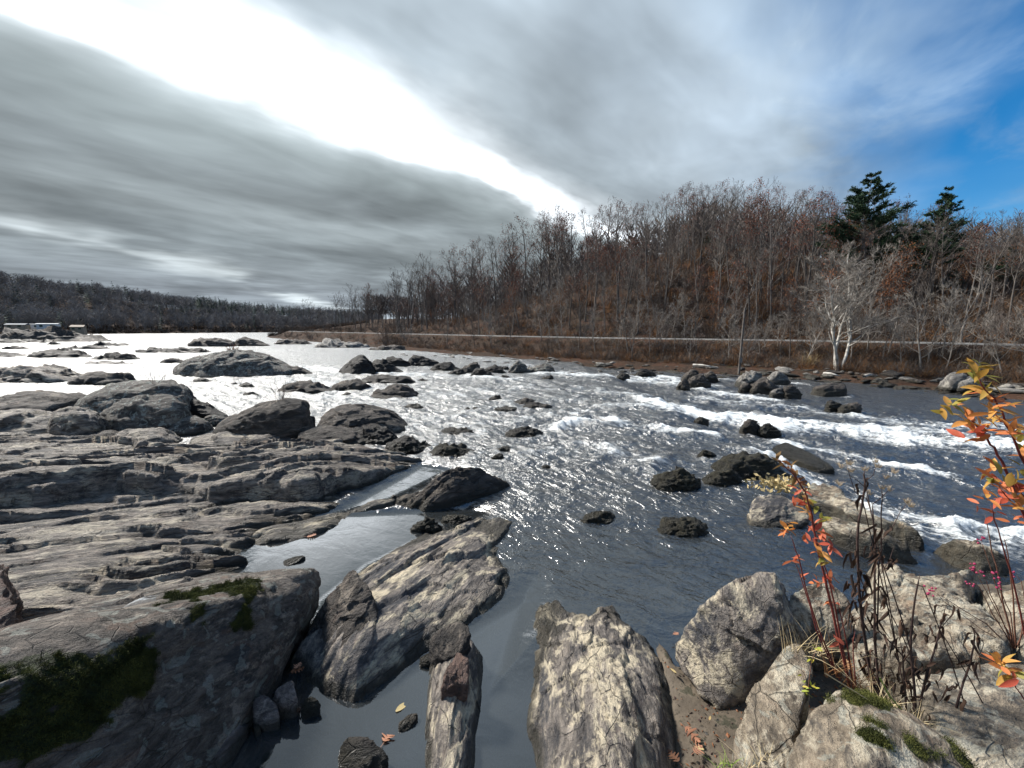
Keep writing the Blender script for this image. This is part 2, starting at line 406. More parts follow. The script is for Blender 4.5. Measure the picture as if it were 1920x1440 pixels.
# ------------------------------------------------------------------ the setting
def smooth_line(pts, n):
    pts = np.asarray(pts, float)
    for _ in range(3):                      # Chaikin
        q = [pts[0]]
        for a, b in zip(pts[:-1], pts[1:]): q += [a * .75 + b * .25, a * .25 + b * .75]
        q.append(pts[-1]); pts = np.array(q)
    seg = np.r_[0, np.cumsum(np.linalg.norm(np.diff(pts, axis=0), axis=1))]
    s = np.linspace(0, seg[-1], n)
    return np.stack([np.interp(s, seg, pts[:, 0]), np.interp(s, seg, pts[:, 1])], 1), s
# waterline of the wooded far bank, from the right hand downstream end to far upstream
BANK, BT = smooth_line([(44, -45), (35, -8), (30, 12), (28.6, 21), (24.5, 29), (12, 36), (-1, 46), (-14, 60), (-36, 85), (-64, 115), (-112, 172), (-150, 260), (-150, 420)], 260)
tang = np.gradient(BANK, axis=0); tang /= np.linalg.norm(tang, axis=1)[:, None]
BN = np.stack([tang[:, 1], -tang[:, 0]], 1)             # away from the river
for _ in range(12): BN[1:-1] = (BN[:-2] + BN[1:-1] * 2 + BN[2:]) / 4
BN /= np.linalg.norm(BN, axis=1)[:, None]
# crest height along the bank, by distance upstream
_key = [(44, -45, 8), (30, 12, 9), (28.6, 21, 10.5), (24.5, 29, 13.5), (12, 36, 19), (-1, 46, 18.5), (-14, 60, 15.5), (-36, 85, 8.5), (-64, 115, 3.2), (-112, 172, 3.5), (-150, 260, 9), (-150, 420, 14)]
_kt = [BT[np.argmin(((BANK - np.array(q[:2])) ** 2).sum(1))] for q in _key]
CREST = np.interp(BT, _kt, [q[2] for q in _key])
for _ in range(6): CREST[1:-1] = (CREST[:-2] + CREST[1:-1] * 2 + CREST[2:]) / 4
PROF_S = np.array([-6, -3, -1, 0, 1.5, 3.0, 5.0, 7.4, 8.0, 12.2, 13.0, 15.0])
PROF_Z = np.array([-1.2, -.8, -.15, .05, .30, .42, .95, 2.12, 2.30, 2.30, 2.1, 2.5])
def hill_z(ti, s):                           # ti: float index into BANK, s: metres behind the waterline
    c = np.interp(ti, np.arange(len(CREST)), CREST)
    low = np.interp(s, PROF_S, PROF_Z)
    f = np.clip((s - 15.0) / 31.0, 0, 1)
    hi = 2.5 + (c - 2.5) * (f ** 0.85) * (1 - 0.0) - np.clip(s - 50, 0, 60) * 0.06
    return np.where(s < 15.0, low, hi)
def bank_xy(ti, s):
    i = np.arange(len(BANK))
    return np.stack([np.interp(ti, i, BANK[:, 0]) + np.interp(ti, i, BN[:, 0]) * s, np.interp(ti, i, BANK[:, 1]) + np.interp(ti, i, BN[:, 1]) * s], 1)
def hill_noise(xy, s):
    p = np.c_[xy, np.zeros(len(xy))]
    a = np.clip((np.abs(s - 10.2) - 2.6) / 4, 0, 1) * np.clip((s + 4) / 6, 0.15, 1)
    return a * (fbm(p * 0.16, 3, seed=5) * 0.9 * np.clip(s / 20, .25, 1) + fbm(p * 0.7, 3, seed=9) * 0.16)
def bank_point(ti, s):
    ti = np.atleast_1d(np.asarray(ti, float)); s = np.atleast_1d(np.asarray(s, float))
    xy = bank_xy(ti, s); return np.c_[xy, hill_z(ti, s) + hill_noise(xy, s)]
SS = np.r_[np.arange(-6, 8, 0.5), np.arange(8, 14, 0.7), np.arange(14, 60, 1.2), np.arange(60, 125, 6)]
ti = np.arange(len(BANK)); A, B = np.meshgrid(ti, SS, indexing='ij')
me = new_mesh('hillside', bank_point(A.ravel(), B.ravel()), grid_faces(len(ti), len(SS)), M['litter'])
o = obj('hillside_terrain', me); o['kind'] = 'structure'
# road along the foot of the hill
rs = np.array([8.2, 8.5, 9.2, 10.2, 11.2, 11.9, 12.1]); rz = np.array([-.05, .05, .09, .10, .09, .05, -.05])
A, B = np.meshgrid(ti, rs, indexing='ij'); _, Z = np.meshgrid(ti, rz, indexing='ij')
V = np.c_[bank_xy(A.ravel(), B.ravel()), 2.30 + Z.ravel()]
o = obj('road', new_mesh('road', V, grid_faces(len(ti), len(rs)), M['road'])); o['kind'] = 'structure'

# far hills on the other shore, upstream left
FH, FT = smooth_line([(-520, 60), (-330, 150), (-286, 215), (-262, 285), (-235, 350), (-190, 420), (-120, 470), (40, 520)], 120)
ft = np.gradient(FH, axis=0); ft /= np.linalg.norm(ft, axis=1)[:, None]
FN = np.stack([-ft[:, 1], ft[:, 0]], 1)
FC = np.interp(np.arange(120), [0, 25, 36, 48, 62, 75, 90, 119], [48, 46, 42, 36, 28, 20, 15, 20])
def far_point(ti, s):
    ti = np.atleast_1d(np.asarray(ti, float)); s = np.atleast_1d(np.asarray(s, float)); i = np.arange(120)
    xy = np.stack([np.interp(ti, i, FH[:, 0]) + np.interp(ti, i, FN[:, 0]) * s, np.interp(ti, i, FH[:, 1]) + np.interp(ti, i, FN[:, 1]) * s], 1)
    c = np.interp(ti, i, FC)
    z = np.where(s < 18, -0.6 + np.clip(s + 4, 0, 22) * 0.13, 2.26 + (c - 2.26) * sstep(s, 12, 130))
    return np.c_[xy, z + fbm(np.c_[xy, xy[:, :1] * 0] * 0.02, 3, seed=3) * 3 * np.clip(s / 60, 0, 1)]
fs = np.r_[np.arange(-6, 20, 4), np.arange(20, 190, 10), 260, 420]
A, B = np.meshgrid(np.arange(120), fs, indexing='ij')
o = obj('far_hill_terrain', new_mesh('far_hill', far_point(A.ravel(), B.ravel()), grid_faces(120, len(fs)), M['litter'])); o['kind'] = 'structure'

# ground sheet (river bed and everything under it) out to the horizon
def bed_z(xy):
    p = np.c_[xy, np.zeros(len(xy))]
    r = np.hypot(xy[:, 0], xy[:, 1])
    near = sstep(r, 12, 4.5)
    z = -0.85 + 0.50 * near + fbm(p * 0.9, 3, seed=21) * 0.10
    return z
MUD_POLY = [P(a, b, .12)[:2] for a, b in ((1225, 1165), (1268, 1230), (1300, 1235), (1420, 1230), (1560, 1180), (1700, 1100), (1930, 1075), (2300, 1150), (2400, 1900), (1240, 1900), (1262, 1440), (1250, 1290))]
def near_z(xy):
    z = bed_z(xy)
    sd = poly_sd(xy, MUD_POLY)
    p = np.c_[xy, np.zeros(len(xy))]
    up = 0.07 + np.clip(sd, 0, 3) * 0.05 + np.clip(xy[:, 0] - 1.9, 0, 3) * 0.05 * sstep(xy[:, 1], 5, 3) + fbm(p * 2.5, 4, seed=33) * 0.045 + fbm(p * 14, 3, seed=36) * 0.012
    k1 = sstep(sd + fbm(p * 3, 3, seed=31) * 0.08, -0.28, 0.10)
    return z * (1 - k1) + up * k1
xs = np.r_[-4000, -1500, -600, -200, -80, -30, -14, np.arange(-8, 9.01, 0.05), 14, 30, 80, 200, 600, 1500, 4000]
ys = np.r_[-3000, -800, -200, -40, -10, -4, np.arange(-1.5, 9.01, 0.05), 14, 22, 40, 80, 150, 300, 700, 1600, 5000]
A, B = np.meshgrid(xs, ys, indexing='ij'); XY = np.c_[A.ravel(), B.ravel()]
o = obj('ground', new_mesh('ground', np.c_[XY, near_z(XY)], grid_faces(len(xs), len(ys)), M['mud'])); o['kind'] = 'structure'

# ------------------------------------------------------------------ the river
FLOWS = [  # picture polyline of broken water and painted ripple glare, half width in metres, strength
    ([(1238, 757), (1340, 772), (1480, 790), (1650, 804), (1790, 818), (1990, 836)], 1.7, .86),
    ([(1245, 757), (1300, 766), (1380, 776)], .5, 1.05),
    ([(1480, 786), (1560, 796), (1620, 800)], .6, .95),
    ([(1330, 742), (1420, 750), (1560, 768), (1720, 786), (1960, 800)], 1.4, .60),
    ([(1700, 800), (1800, 806), (1990, 815)], .9, .6),
    ([(1465, 822), (1560, 836), (1660, 858), (1760, 874)], .42, .92),
    ([(1432, 848), (1480, 872), (1545, 900), (1640, 930), (1770, 962), (1990, 1006)], .38, .92),
    ([(1540, 900), (1640, 945), (1780, 975), (1990, 1030)], .75, .60),
    ([(1035, 808), (1085, 792), (1150, 792), (1240, 812)], .65, .78),
    ([(1215, 800), (1270, 812), (1340, 818)], .35, .8),
    ([(985, 856), (1060, 846), (1150, 848), (1210, 868)], .7, .56),
    ([(870, 800), (960, 790), (1060, 778), (1160, 762)], 1.0, .50),
    ([(1020, 700), (1100, 706), (1200, 706), (1290, 716)], 1.8, .72),
    ([(1180, 700), (1260, 704), (1330, 728), (1420, 740)], 1.3, .68),
    ([(1100, 730), (1200, 742), (1250, 752)], 1.5, .52),
    ([(1340, 704), (1420, 712), (1500, 714)], .9, .55),
    ([(560, 690), (660, 700), (760, 704), (860, 706), (960, 712)], 1.8, .64),
    ([(640, 655), (760, 660), (900, 672), (1000, 690)], 3.5, .52),
    ([(0, 690), (160, 690), (330, 694), (560, 715), (640, 730)], 4.0, .50),  # sky reflection on the left ripples, painted as white water
    ([(600, 745), (720, 752), (860, 740), (1000, 728)], 2.4, .48),
    ([(780, 790), (860, 780), (960, 760), (1060, 750)], 1.8, .45),
    ([(0, 660), (250, 655), (500, 658)], 9.0, .50),  # bright sheen of the far left ripples, put into the colour
]
CALM = [[(430, 1110), (470, 1010), (640, 960), (760, 955), (880, 948), (900, 960), (860, 985), (700, 1070), (600, 1150)],
        [(560, 1450), (600, 1330), (780, 1230), (900, 1150), (990, 1100), (1010, 1130), (960, 1300), (985, 1600), (560, 1600)],
        [(560, 980), (640, 950), (790, 870), (860, 880), (720, 950)]]
def to_xy(pts, z=0.0): return [P(a, b, z)[:2] for a, b in pts]
LEDGE = to_xy([(1050, 668), (1160, 712), (1245, 757), (1330, 806), (1440, 850), (1490, 890), (1520, 960), (1560, 1040), (1640, 1060), (1900, 1100)])
ROCK_SPOTS = []                              # filled by the midstream rocks below: (x, y, radius)

ANG = np.linspace(-2.1, 2.0, 780)
ROW = np.r_[np.linspace(0.4, 2.2, 30)[:-1], 2.2 * (28.0) ** (np.linspace(0, 1, 500)), 62 * (9.0) ** (np.linspace(0, 1, 70)[1:])]
def build_river():
    A, B = np.meshgrid(ROW, ANG, indexing='ij')
    xy = np.c_[(A * B).ravel(), A.ravel()]
    r = xy[:, 1]
    p = np.c_[xy, np.zeros(len(xy))]
    # flow aligned coordinates
    fa = R(-40); fx, fy = math.cos(fa), math.sin(fa)
    al, ac = xy[:, 0] * fx + xy[:, 1] * fy, -xy[:, 0] * fy + xy[:, 1] * fx
    wn = fbm(np.c_[al * .55, ac * 1.1, al * 0], 3, seed=41)
    foam_glare = np.zeros(len(xy)); turb = np.zeros(len(xy))
    for pts, w, st in FLOWS:
        dl = line_dist(xy, to_xy(pts))
        dl = dl + wn * w * 0.5
        foam_glare = np.maximum(foam_glare, st * 1.12 * np.exp(-(np.clip(dl, 0, None) / w) ** 2))
        turb = np.maximum(turb, st * np.exp(-(dl / (w * 1.9)) ** 2))
    for x, y, rad in ROCK_SPOTS:
        ux, uy = xy[:, 0] - x, xy[:, 1] - y
        m = np.abs(ux) + np.abs(uy) < rad * 6
        dd = np.hypot(ux[m] - rad * .35 * fx, uy[m] - rad * .35 * fy)
        foam_glare[m] = np.maximum(foam_glare[m], 0.52 * np.exp(-((dd - rad) / (0.13 + rad * 0.16)) ** 2))
        turb[m] = np.maximum(turb[m], 0.35 * np.exp(-(dd / (rad * 2)) ** 2))
    calm = np.zeros(len(xy))
    for pl in CALM: calm = np.maximum(calm, sstep(poly_sd(xy, to_xy(pl)), -0.35, 0.25))
    calm = np.maximum(calm, sstep(xy[:, 1], 4.6, 3.2) * sstep(xy[:, 0], 3.2, 1.8))
    # a short drop along the ledge
    lp = LEDGE + [(LEDGE[-1][0] + 20, LEDGE[-1][1] - 3), (60, -10), (60, 45), (LEDGE[0][0] + 10, 45)]
    below = poly_sd(xy, lp)
    drop = -0.26 * sstep(below, -0.45, 0.75) * sstep(below, 40, 4)
    drop = -0.26 * sstep(below, -0.45, 0.75)
    wav = fbm(np.c_[al * .75, ac * 1.15, al * 0], 2, seed=51, ridge=True, gain=.55)
    wav2 = fbm(np.c_[al * 3.0, ac * 4.0, al * 0], 2, seed=57, ridge=True)
    fine = fbm(np.c_[al * 9, ac * 13, al * 0], 2, seed=61)
    fade = sstep(r, 60, 18)
    z = drop + turb * (0.23 * wav + 0.055 * wav2) * (.35 + .65 * fade) + foam_glare * fade * (0.05 + .035 * fine) + (1 - calm) * fade * (0.034 * sstep(r, 4.5, 9) * fbm(np.c_[al * .9, ac * 1.9, al * 0], 3, seed=63) + .010 * wav2 * sstep(r, 4, 9))
    foam_glare = np.clip(foam_glare * (0.82 + 0.5 * wav) + 0.10 * turb * wav2, 0, 1.1)
    rip = np.clip(0.34 + 0.80 * sstep(r, 4.5, 9.0) + turb * .5, 0, 1.2) * (1 - 0.96 * calm)
    me = new_mesh('river', np.c_[xy, z], grid_faces(len(ROW), len(ANG))[:, ::-1], M['water'], attrs={'foam_glare': foam_glare, 'ripple': rip})
    o = obj('river_water', me); o['kind'] = 'structure'
    return o
def water_material():
    m, k = mat('river_water')
    g = k.add('ShaderNodeNewGeometry'); p = g.outputs['Position']
    mp = k.add('ShaderNodeMapping'); k.set(mp, 'Vector', p); mp.inputs['Rotation'].default_value = (0, 0, R(40))
    q = mp.outputs[0]
    foam_glare = k.add('ShaderNodeAttribute', attribute_name='foam_glare').outputs['Fac']
    rip = k.add('ShaderNodeAttribute', attribute_name='ripple').outputs['Fac']
    # ripples at three scales, longer across the stream
    n1 = k.noise(k.vmul(q, (1.3, 2.0, 1)), 1.0, 4, 0.55, 0.8)
    n2 = k.noise(k.vmul(q, (3.2, 5.2, 1)), 1.0, 4, 0.6, 1.0)
    n3 = k.noise(k.vmul(q, (10.0, 17.0, 1)), 1.0, 3, 0.6, 0.4)
    n0 = k.noise(k.vmul(q, (0.22, 0.40, 1)), 1.0, 3, 0.5, 0.5)
    h = k.math('ADD', k.math('MULTIPLY', n1, 0.5), k.math('ADD', k.math('MULTIPLY', n2, 0.23), k.math('MULTIPLY', n3, 0.055)))
    h = k.math('ADD', h, k.math('MULTIPLY', n0, 0.6))
    h = k.math('MULTIPLY', h, rip)
    nor = k.add('ShaderNodeBump', ins={'Height': h, 'Strength': 1.0, 'Distance': 0.36}).outputs[0]
    # foam, torn into streaks along the current; upstream left it paints ripple glare
    s1 = k.noise(k.vmul(q, (1.4, 5.0, 2)), 1.0, 6, 0.68, 1.2)
    s2 = k.noise(k.vmul(q, (6.0, 11.0, 6)), 1.0, 5, 0.7, 0.8)
    fv = k.math('ADD', k.math('MULTIPLY', s1, 0.55), k.math('MULTIPLY', s2, 0.45))
    fm = k.mapr(k.math('ADD', foam_glare, k.math('MULTIPLY', k.math('SUBTRACT', fv, 0.5), 3.0)), 0.48, 1.12)
    fm = k.math('MULTIPLY', fm, k.mapr(foam_glare, 0.05, 0.25))
    fres = k.add('ShaderNodeFresnel', ins={'IOR': 2.25, 'Normal': nor}).outputs[0]
    tr = k.add('ShaderNodeBsdfTransparent', ins={'Color': (.80, .82, .76, 1)})
    murk = k.add('ShaderNodeBsdfDiffuse', ins={'Color': (.062, .070, .073, 1)})
    gl = k.add('ShaderNodeBsdfGlossy', ins={'Color': (1, 1, 1, 1), 'Roughness': k.mapr(rip, 0.1, 0.8, 0.03, 0.28), 'Normal': nor})
    fo = k.add('ShaderNodeBsdfDiffuse', ins={'Color': k.mix(k.mapr(s2, .3, .7), (.62, .66, .66, 1), (.86, .88, .87, 1)), 'Normal': bump(k, fv, 1.0, 0.08)})
    body = k.add('ShaderNodeMixShader', ins={0: 0.30}); k.l.new(tr.outputs[0], body.inputs[1]); k.l.new(murk.outputs[0], body.inputs[2])
    wat = k.add('ShaderNodeMixShader', ins={0: fres}); k.l.new(body.outputs[0], wat.inputs[1]); k.l.new(gl.outputs[0], wat.inputs[2])
    out = k.add('ShaderNodeMixShader', ins={0: fm}); k.l.new(wat.outputs[0], out.inputs[1]); k.l.new(fo.outputs[0], out.inputs[2])
    k.add('ShaderNodeOutputMaterial', ins={'Surface': out.outputs[0]})
    return m
M['water'] = water_material()
# ------------------------------------------------------------------ rocks
_ico = {}
def ico(n):
    if n not in _ico:
        bm = bmesh.new(); bmesh.ops.create_icosphere(bm, subdivisions=n, radius=1)
        V = np.array([v.co[:] for v in bm.verts]); F = np.array([[v.index for v in f.verts] for f in bm.faces]); bm.free()
        _ico[n] = (V, F)
    return _ico[n]
def hull_planes(pts):
    bm = bmesh.new()
    for p in pts: bm.verts.new(p)
    bmesh.ops.convex_hull(bm, input=bm.verts)
    bm.normal_update()
    N = np.array([f.normal[:] for f in bm.faces]); D = np.array([f.normal.dot(f.verts[0].co) for f in bm.faces]); bm.free()
    s = D < 0; N[s] *= -1; D[s] *= -1
    ok = D > 1e-4
    return N[ok], D[ok]
SEED = [100]
def boulder_mesh(name, pts, strike, m, sub=5, amp=0.05, p=16, chip=1.0, moss=None, aniso=2.6, facets=8):
    """closed rock: rounded convex hull of pts (world) with foliated relief; local X runs along the strike"""
    SEED[0] += 1; sd = SEED[0]
    pts = np.asarray(pts, float); c = (pts.max(0) + pts.min(0)) / 2
    ca, sa = math.cos(strike), math.sin(strike)
    Rm = np.array([[ca, sa, 0], [-sa, ca, 0], [0, 0, 1]])
    L = (pts - c) @ Rm.T
    mid_ = (L.max(0) + L.min(0)) / 2; c = c + Rm.T @ mid_; L = L - mid_
    ext = np.maximum(np.abs(L).max(0), 0.02)
    N, D = hull_planes(L / ext)
    if facets:                               # extra broken faces
        rg = np.random.RandomState(sd); fn = rg.normal(size=(facets, 3)); fn[:, 2] = np.abs(fn[:, 2]); fn /= np.linalg.norm(fn, axis=1)[:, None]
        sup = (fn @ (L / ext).T).max(1) * rg.uniform(.78, .97, facets)
        N, D = np.r_[N, fn], np.r_[D, sup]
    V, F = ico(sub)
    q = np.clip(V @ N.T, 0, None) / D
    r = 1.0 / ((q ** p).sum(1) ** (1.0 / p))
    X = V * r[:, None]
    lo_, hi_ = X.min(0), X.max(0); tgt = (L / ext)
    X = (X - lo_) / (hi_ - lo_) * (tgt.max(0) - tgt.min(0)) + tgt.min(0)
    X = X * ext
    size = float(np.mean(ext))
    nrm = V / ext; nrm /= np.linalg.norm(nrm, axis=1)[:, None]
    f = 1.0 / size
    a1 = fbm(X * f * np.array([.7, aniso * .6, aniso * .75]) + sd, 4, seed=sd, ridge=True)
    a2 = fbm(X * f * np.array([1.1, 1.3, 1.3]) + sd, 3, seed=sd + 3)
    a3 = fbm(X * f * np.array([3.5, aniso * 4, aniso * 4.5]) + sd, 4, gain=.58, seed=sd + 5)
    steps = np.abs(((X[:, 1] * .75 + X[:, 2] * .65) * f * 2.6 + a2 * 1.1) % 1.0 - .5) * 2
    a4 = fbm(X * f * np.array([2.2, 2.6, 2.6]) - sd, 3, seed=sd + 9, ridge=True)
    wq = X + .12 * size * np.stack([fbm(X * f * 2 + 7 * n_, 2, seed=sd + 30 + n_) for n_ in range(3)], 1)
    fa1 = facets3(wq * f * np.array([1.1, 1.9, 2.3]) + sd * .37, sd + 40); fa2 = facets3(wq * f * np.array([2.6, 4.6, 5.4]) + sd * .61, sd + 60)
    dsp = size * amp * (.85 * fa1 + .42 * fa2 + 0.8 * a2 + 0.35 * a1 + 0.5 * chip * a3 + .5 * chip * (steps - .5) + .2 * a4)
    X = X + nrm * dsp[:, None]
    at = {}
    if moss is not None:
        W_ = X @ Rm + c
        at['moss'] = moss(W_, nrm @ Rm)
    me = new_mesh(name, X, F, m, attrs=at)
    return me, c
def boulder(name, label, pts, strike, m, base=None, inset=0.88, parent=None, cat='rock', group=None, **kw):
    W_ = [P(*q) if not isinstance(q, np.ndarray) else q for q in pts]
    if base is not None:
        A_ = np.array(W_); ctr = A_.mean(0)
        for q in A_:
            b = ctr + (q - ctr) * inset; b[2] = base; W_.append(b)
    me, c = boulder_mesh(name, W_, R(strike), m, **kw)
    o = obj(name, me, c, (0, 0, R(strike)), parent=parent)
    if label: tag(o, label, cat, group)
    return o

def slab(name, label, outline, interior, strike, m, res=0.02, cuesta=(0.06, 0.7), rough=0.03, fine=0.008, round_=0.12, side=4.0, bottom=-0.6, wob=0.05, moss=None, seed=None, fdir=-1, ridge_f=(0.8, 3.5), plate=1.0):
    """bedrock: a height field inside an outline, with scarps parallel to the strike and steep flanks"""
    SEED[0] += 1; sd = seed or SEED[0]
    st = R(strike); ca, sa = math.cos(st), math.sin(st)
    O = np.array([P(*q) for q in outline]); I = np.array([P(*q) for q in interior]) if interior else np.zeros((0, 3))
    c = np.array([O[:, 0].mean(), O[:, 1].mean(), 0.0])
    def loc(A_): return np.c_[(A_[:, 0] - c[0]) * ca + (A_[:, 1] - c[1]) * sa, -(A_[:, 0] - c[0]) * sa + (A_[:, 1] - c[1]) * ca]
    OL, IL = loc(O), loc(I) if len(I) else np.zeros((0, 2))
    skirt = (max(O[:, 2].max(), I[:, 2].max() if len(I) else 0) - bottom) / side + 0.05
    lo, hi = OL.min(0) - skirt, OL.max(0) + skirt
    nu, nv = int((hi[0] - lo[0]) / res) + 2, int((hi[1] - lo[1]) / res) + 2
    uu, vv = np.linspace(lo[0], hi[0], nu), np.linspace(lo[1], hi[1], nv)
    A_, B_ = np.meshgrid(uu, vv, indexing='ij'); q = np.c_[A_.ravel(), B_.ravel()]
    # cheap coarse rejection
    s = poly_sd(q, OL)
    keep = s > -skirt * 1.15
    s = s[keep]; qk = q[keep]; p3 = np.c_[qk, np.zeros(len(qk))]
    s = s + fbm(p3 * np.array([1.2, 2.6, 1]), 3, seed=sd) * wob * 2 + fbm(p3 * 9, 2, seed=sd + 2) * wob * .4
    top = tps(np.r_[OL, IL], np.r_[O[:, 2], I[:, 2] if len(I) else []], qk)
    top = np.clip(top, -0.3, max(O[:, 2].max(), I[:, 2].max() if len(I) else 0) * 1.25 + .05)
    amp, wl = cuesta
    warp = fbm(p3 * np.array([.22, .6, 1]), 3, seed=sd + 4) * 1.5 * wl + fbm(p3 * np.array([1.0, 2.2, 1]), 3, seed=sd + 6) * .45 * wl
    ph = (fdir * qk[:, 1] + warp) / wl
    fr = ph - np.floor(ph)
    cell = _hash(np.floor(ph).astype(np.int64), np.zeros(len(qk), np.int64), np.zeros(len(qk), np.int64), sd)
    saw = np.where(fr < .90, fr / .90, (1 - fr) / .10)
    lenmod = 0.15 + 0.95 * np.clip(fbm(p3 * np.array([.5, .4, 1]) + cell[:, None] * 7, 2, seed=sd + 8) * 1.6 + .5, 0, 1)
    z = top + amp * (saw - .5) * lenmod * (1 + .5 * cell)
    wq = qk + .07 * np.stack([fbm(p3 * np.array([1.2, 2.2, 1]) + 5 * n_, 3, seed=sd + 30 + n_) for n_ in range(2)], 1)
    z = z + rough * (.75 * facets2(wq * np.array([ridge_f[0] * .9, ridge_f[1] * .55]), sd + 41) + .42 * plate * facets2(wq * np.array([ridge_f[0] * 2.4, ridge_f[1] * 1.5]), sd + 43) + .2 * plate * facets2(wq * np.array([ridge_f[0] * 7, ridge_f[1] * 4.0]), sd + 45))
    z = z + rough * .35 * fbm(p3 * np.array([ridge_f[0], ridge_f[1], 1]), 5, gain=.55, seed=sd + 10) + rough * .5 * fbm(p3 * 1.1, 3, seed=sd + 12)
    ph2 = (fdir * qk[:, 1] + warp * .8 + fbm(p3 * np.array([.6, 1.6, 1]), 3, seed=sd + 21) * .25 * wl) / (wl * .36); f2 = ph2 - np.floor(ph2)
    z = z + amp * .36 * (np.where(f2 < .85, f2 / .85, (1 - f2) / .15) - .5) * np.clip(fbm(p3 * np.array([.7, .9, 1]), 2, seed=sd + 23) * 1.8 + .5, 0, 1.2)
    z = z + rough * .16 * fbm(p3 * np.array([3.2, 8.5, 1]), 4, gain=.6, seed=sd + 25)
    z = z + fine * fbm(p3 * np.array([7, 26, 1]), 3, gain=.6, seed=sd + 14)
    e = np.clip(1 - s / round_, 0, 1)
    z = z - np.where(s >= 0, round_ * .55 * e ** 2, round_ * .55) - np.clip(-s, 0, None) * side * (1 + .35 * fbm(p3 * np.array([3, 5, 1]), 3, seed=sd + 16))
    z = np.maximum(z, bottom)
    # flank relief: push the flank in and out
    fl = sstep(-s, -.02, .06)
    dirn = fbm(np.c_[qk * 3.2, z * 9], 3, seed=sd + 18) * .035 * fl
    cen = qk - OL.mean(0); cen /= (np.linalg.norm(cen, axis=1)[:, None] + 1e-6)
    X = np.c_[qk + cen * dirn[:, None], z]
    idx = -np.ones(len(q), np.int64); idx[keep] = np.arange(keep.sum())
    F = grid_faces(nu, nv); Fk = idx[F]; Fk = Fk[(Fk >= 0).all(1)]
    at = {}
    if moss is not None:
        W_ = np.c_[c[0] + X[:, 0] * ca - X[:, 1] * sa, c[1] + X[:, 0] * sa + X[:, 1] * ca, X[:, 2]]
        at['moss'] = moss(W_, None)
    me = new_mesh(name, X, Fk, m, attrs=at)
    o = obj(name, me, c, (0, 0, st)); tag(o, label, 'rock')
    return o

# --- bedrock on the near left bank
slab('bedrock_ledge', 'broad grey bedrock ledge with an overhanging dark edge on the left bank',
     [(-300, 925, .62), (0, 913, .62), (90, 906, .62), (200, 884, .62), (290, 892, .52), (330, 903, .42), (400, 905, .46), (470, 896, .52), (560, 904, .46), (640, 893, .36), (740, 880, .14), (797, 868, -.03),
      (760, 852, .05), (700, 842, .16), (640, 828, .2), (540, 828, .2), (420, 838, .16), (300, 830, .15), (150, 812, .2), (0, 800, .25), (-300, 790, .3)],
     [(100, 860, .5), (300, 860, .36), (480, 862, .42), (600, 862, .46), (680, 862, .32), (0, 850, .45), (540, 850, .34)], 15, M['shelf'], res=.030, cuesta=(.30, .95), rough=.08, fine=.014, side=4.5, bottom=-.3, wob=.07, ridge_f=(.24, 2.4), plate=.6)
slab('bedrock_shelf', 'low streaked bedrock shelf sloping from the left edge down to the still pool',
     [(-300, 955, .12), (0, 950, .16), (200, 930, .16), (330, 915, .14), (420, 925, .13), (560, 930, .10), (690, 905, .0), (650, 945, -.03), (570, 982, .0), (490, 998, .02), (462, 1030, .0), (452, 1072, .0), (420, 1110, .04), (330, 1150, .08), (200, 1250, .16), (60, 1300, .2), (-300, 1330, .25)],
     [(300, 960, .20), (200, 1000, .24), (350, 1020, .15), (100, 1050, .30), (250, 1085, .2), (100, 1150, .3), (0, 1000, .26), (480, 955, .14), (400, 985, .13), (0, 1200, .35)], 20, M['shelf'], res=.025, cuesta=(.26, .80), rough=.075, fine=.012, side=3.0, bottom=-.4, wob=.07, ridge_f=(.26, 2.6), plate=.6)
slab('rock_spit', 'thin low tan rock spit trailing into the still pool from the left',
     [(745, 930, .10), (690, 938, .08), (640, 958, .06), (560, 978, .06), (480, 995, .08), (466, 1012, .04), (480, 1022, .0), (560, 1010, .0), (640, 982, .0), (660, 962, .0), (740, 948, .0)],
     [(520, 1000, .10), (600, 985, .11), (700, 944, .09)], 30, M['cream'], res=.02, cuesta=(.03, .3), rough=.03, side=3, bottom=-.35, round_=.07, wob=.04)
slab('wedge_rock', 'dark wedge shaped rock at the tip of the spit between pool and river',
     [(968, 899, -.02), (940, 928, -.03), (895, 938, -.02), (868, 946, .0), (800, 960, -.02), (745, 952, -.02), (735, 938, .03), (790, 916, .25), (820, 895, .38), (850, 882, .44), (895, 880, .40), (930, 888, .22)],
     [(850, 905, .42), (900, 900, .35), (820, 930, .22), (880, 920, .24), (770, 940, .1)], 32, M['dark'], res=.022, cuesta=(.16, .36), rough=.09, fine=.012, side=3.2, bottom=-.35, round_=.10, wob=.05)
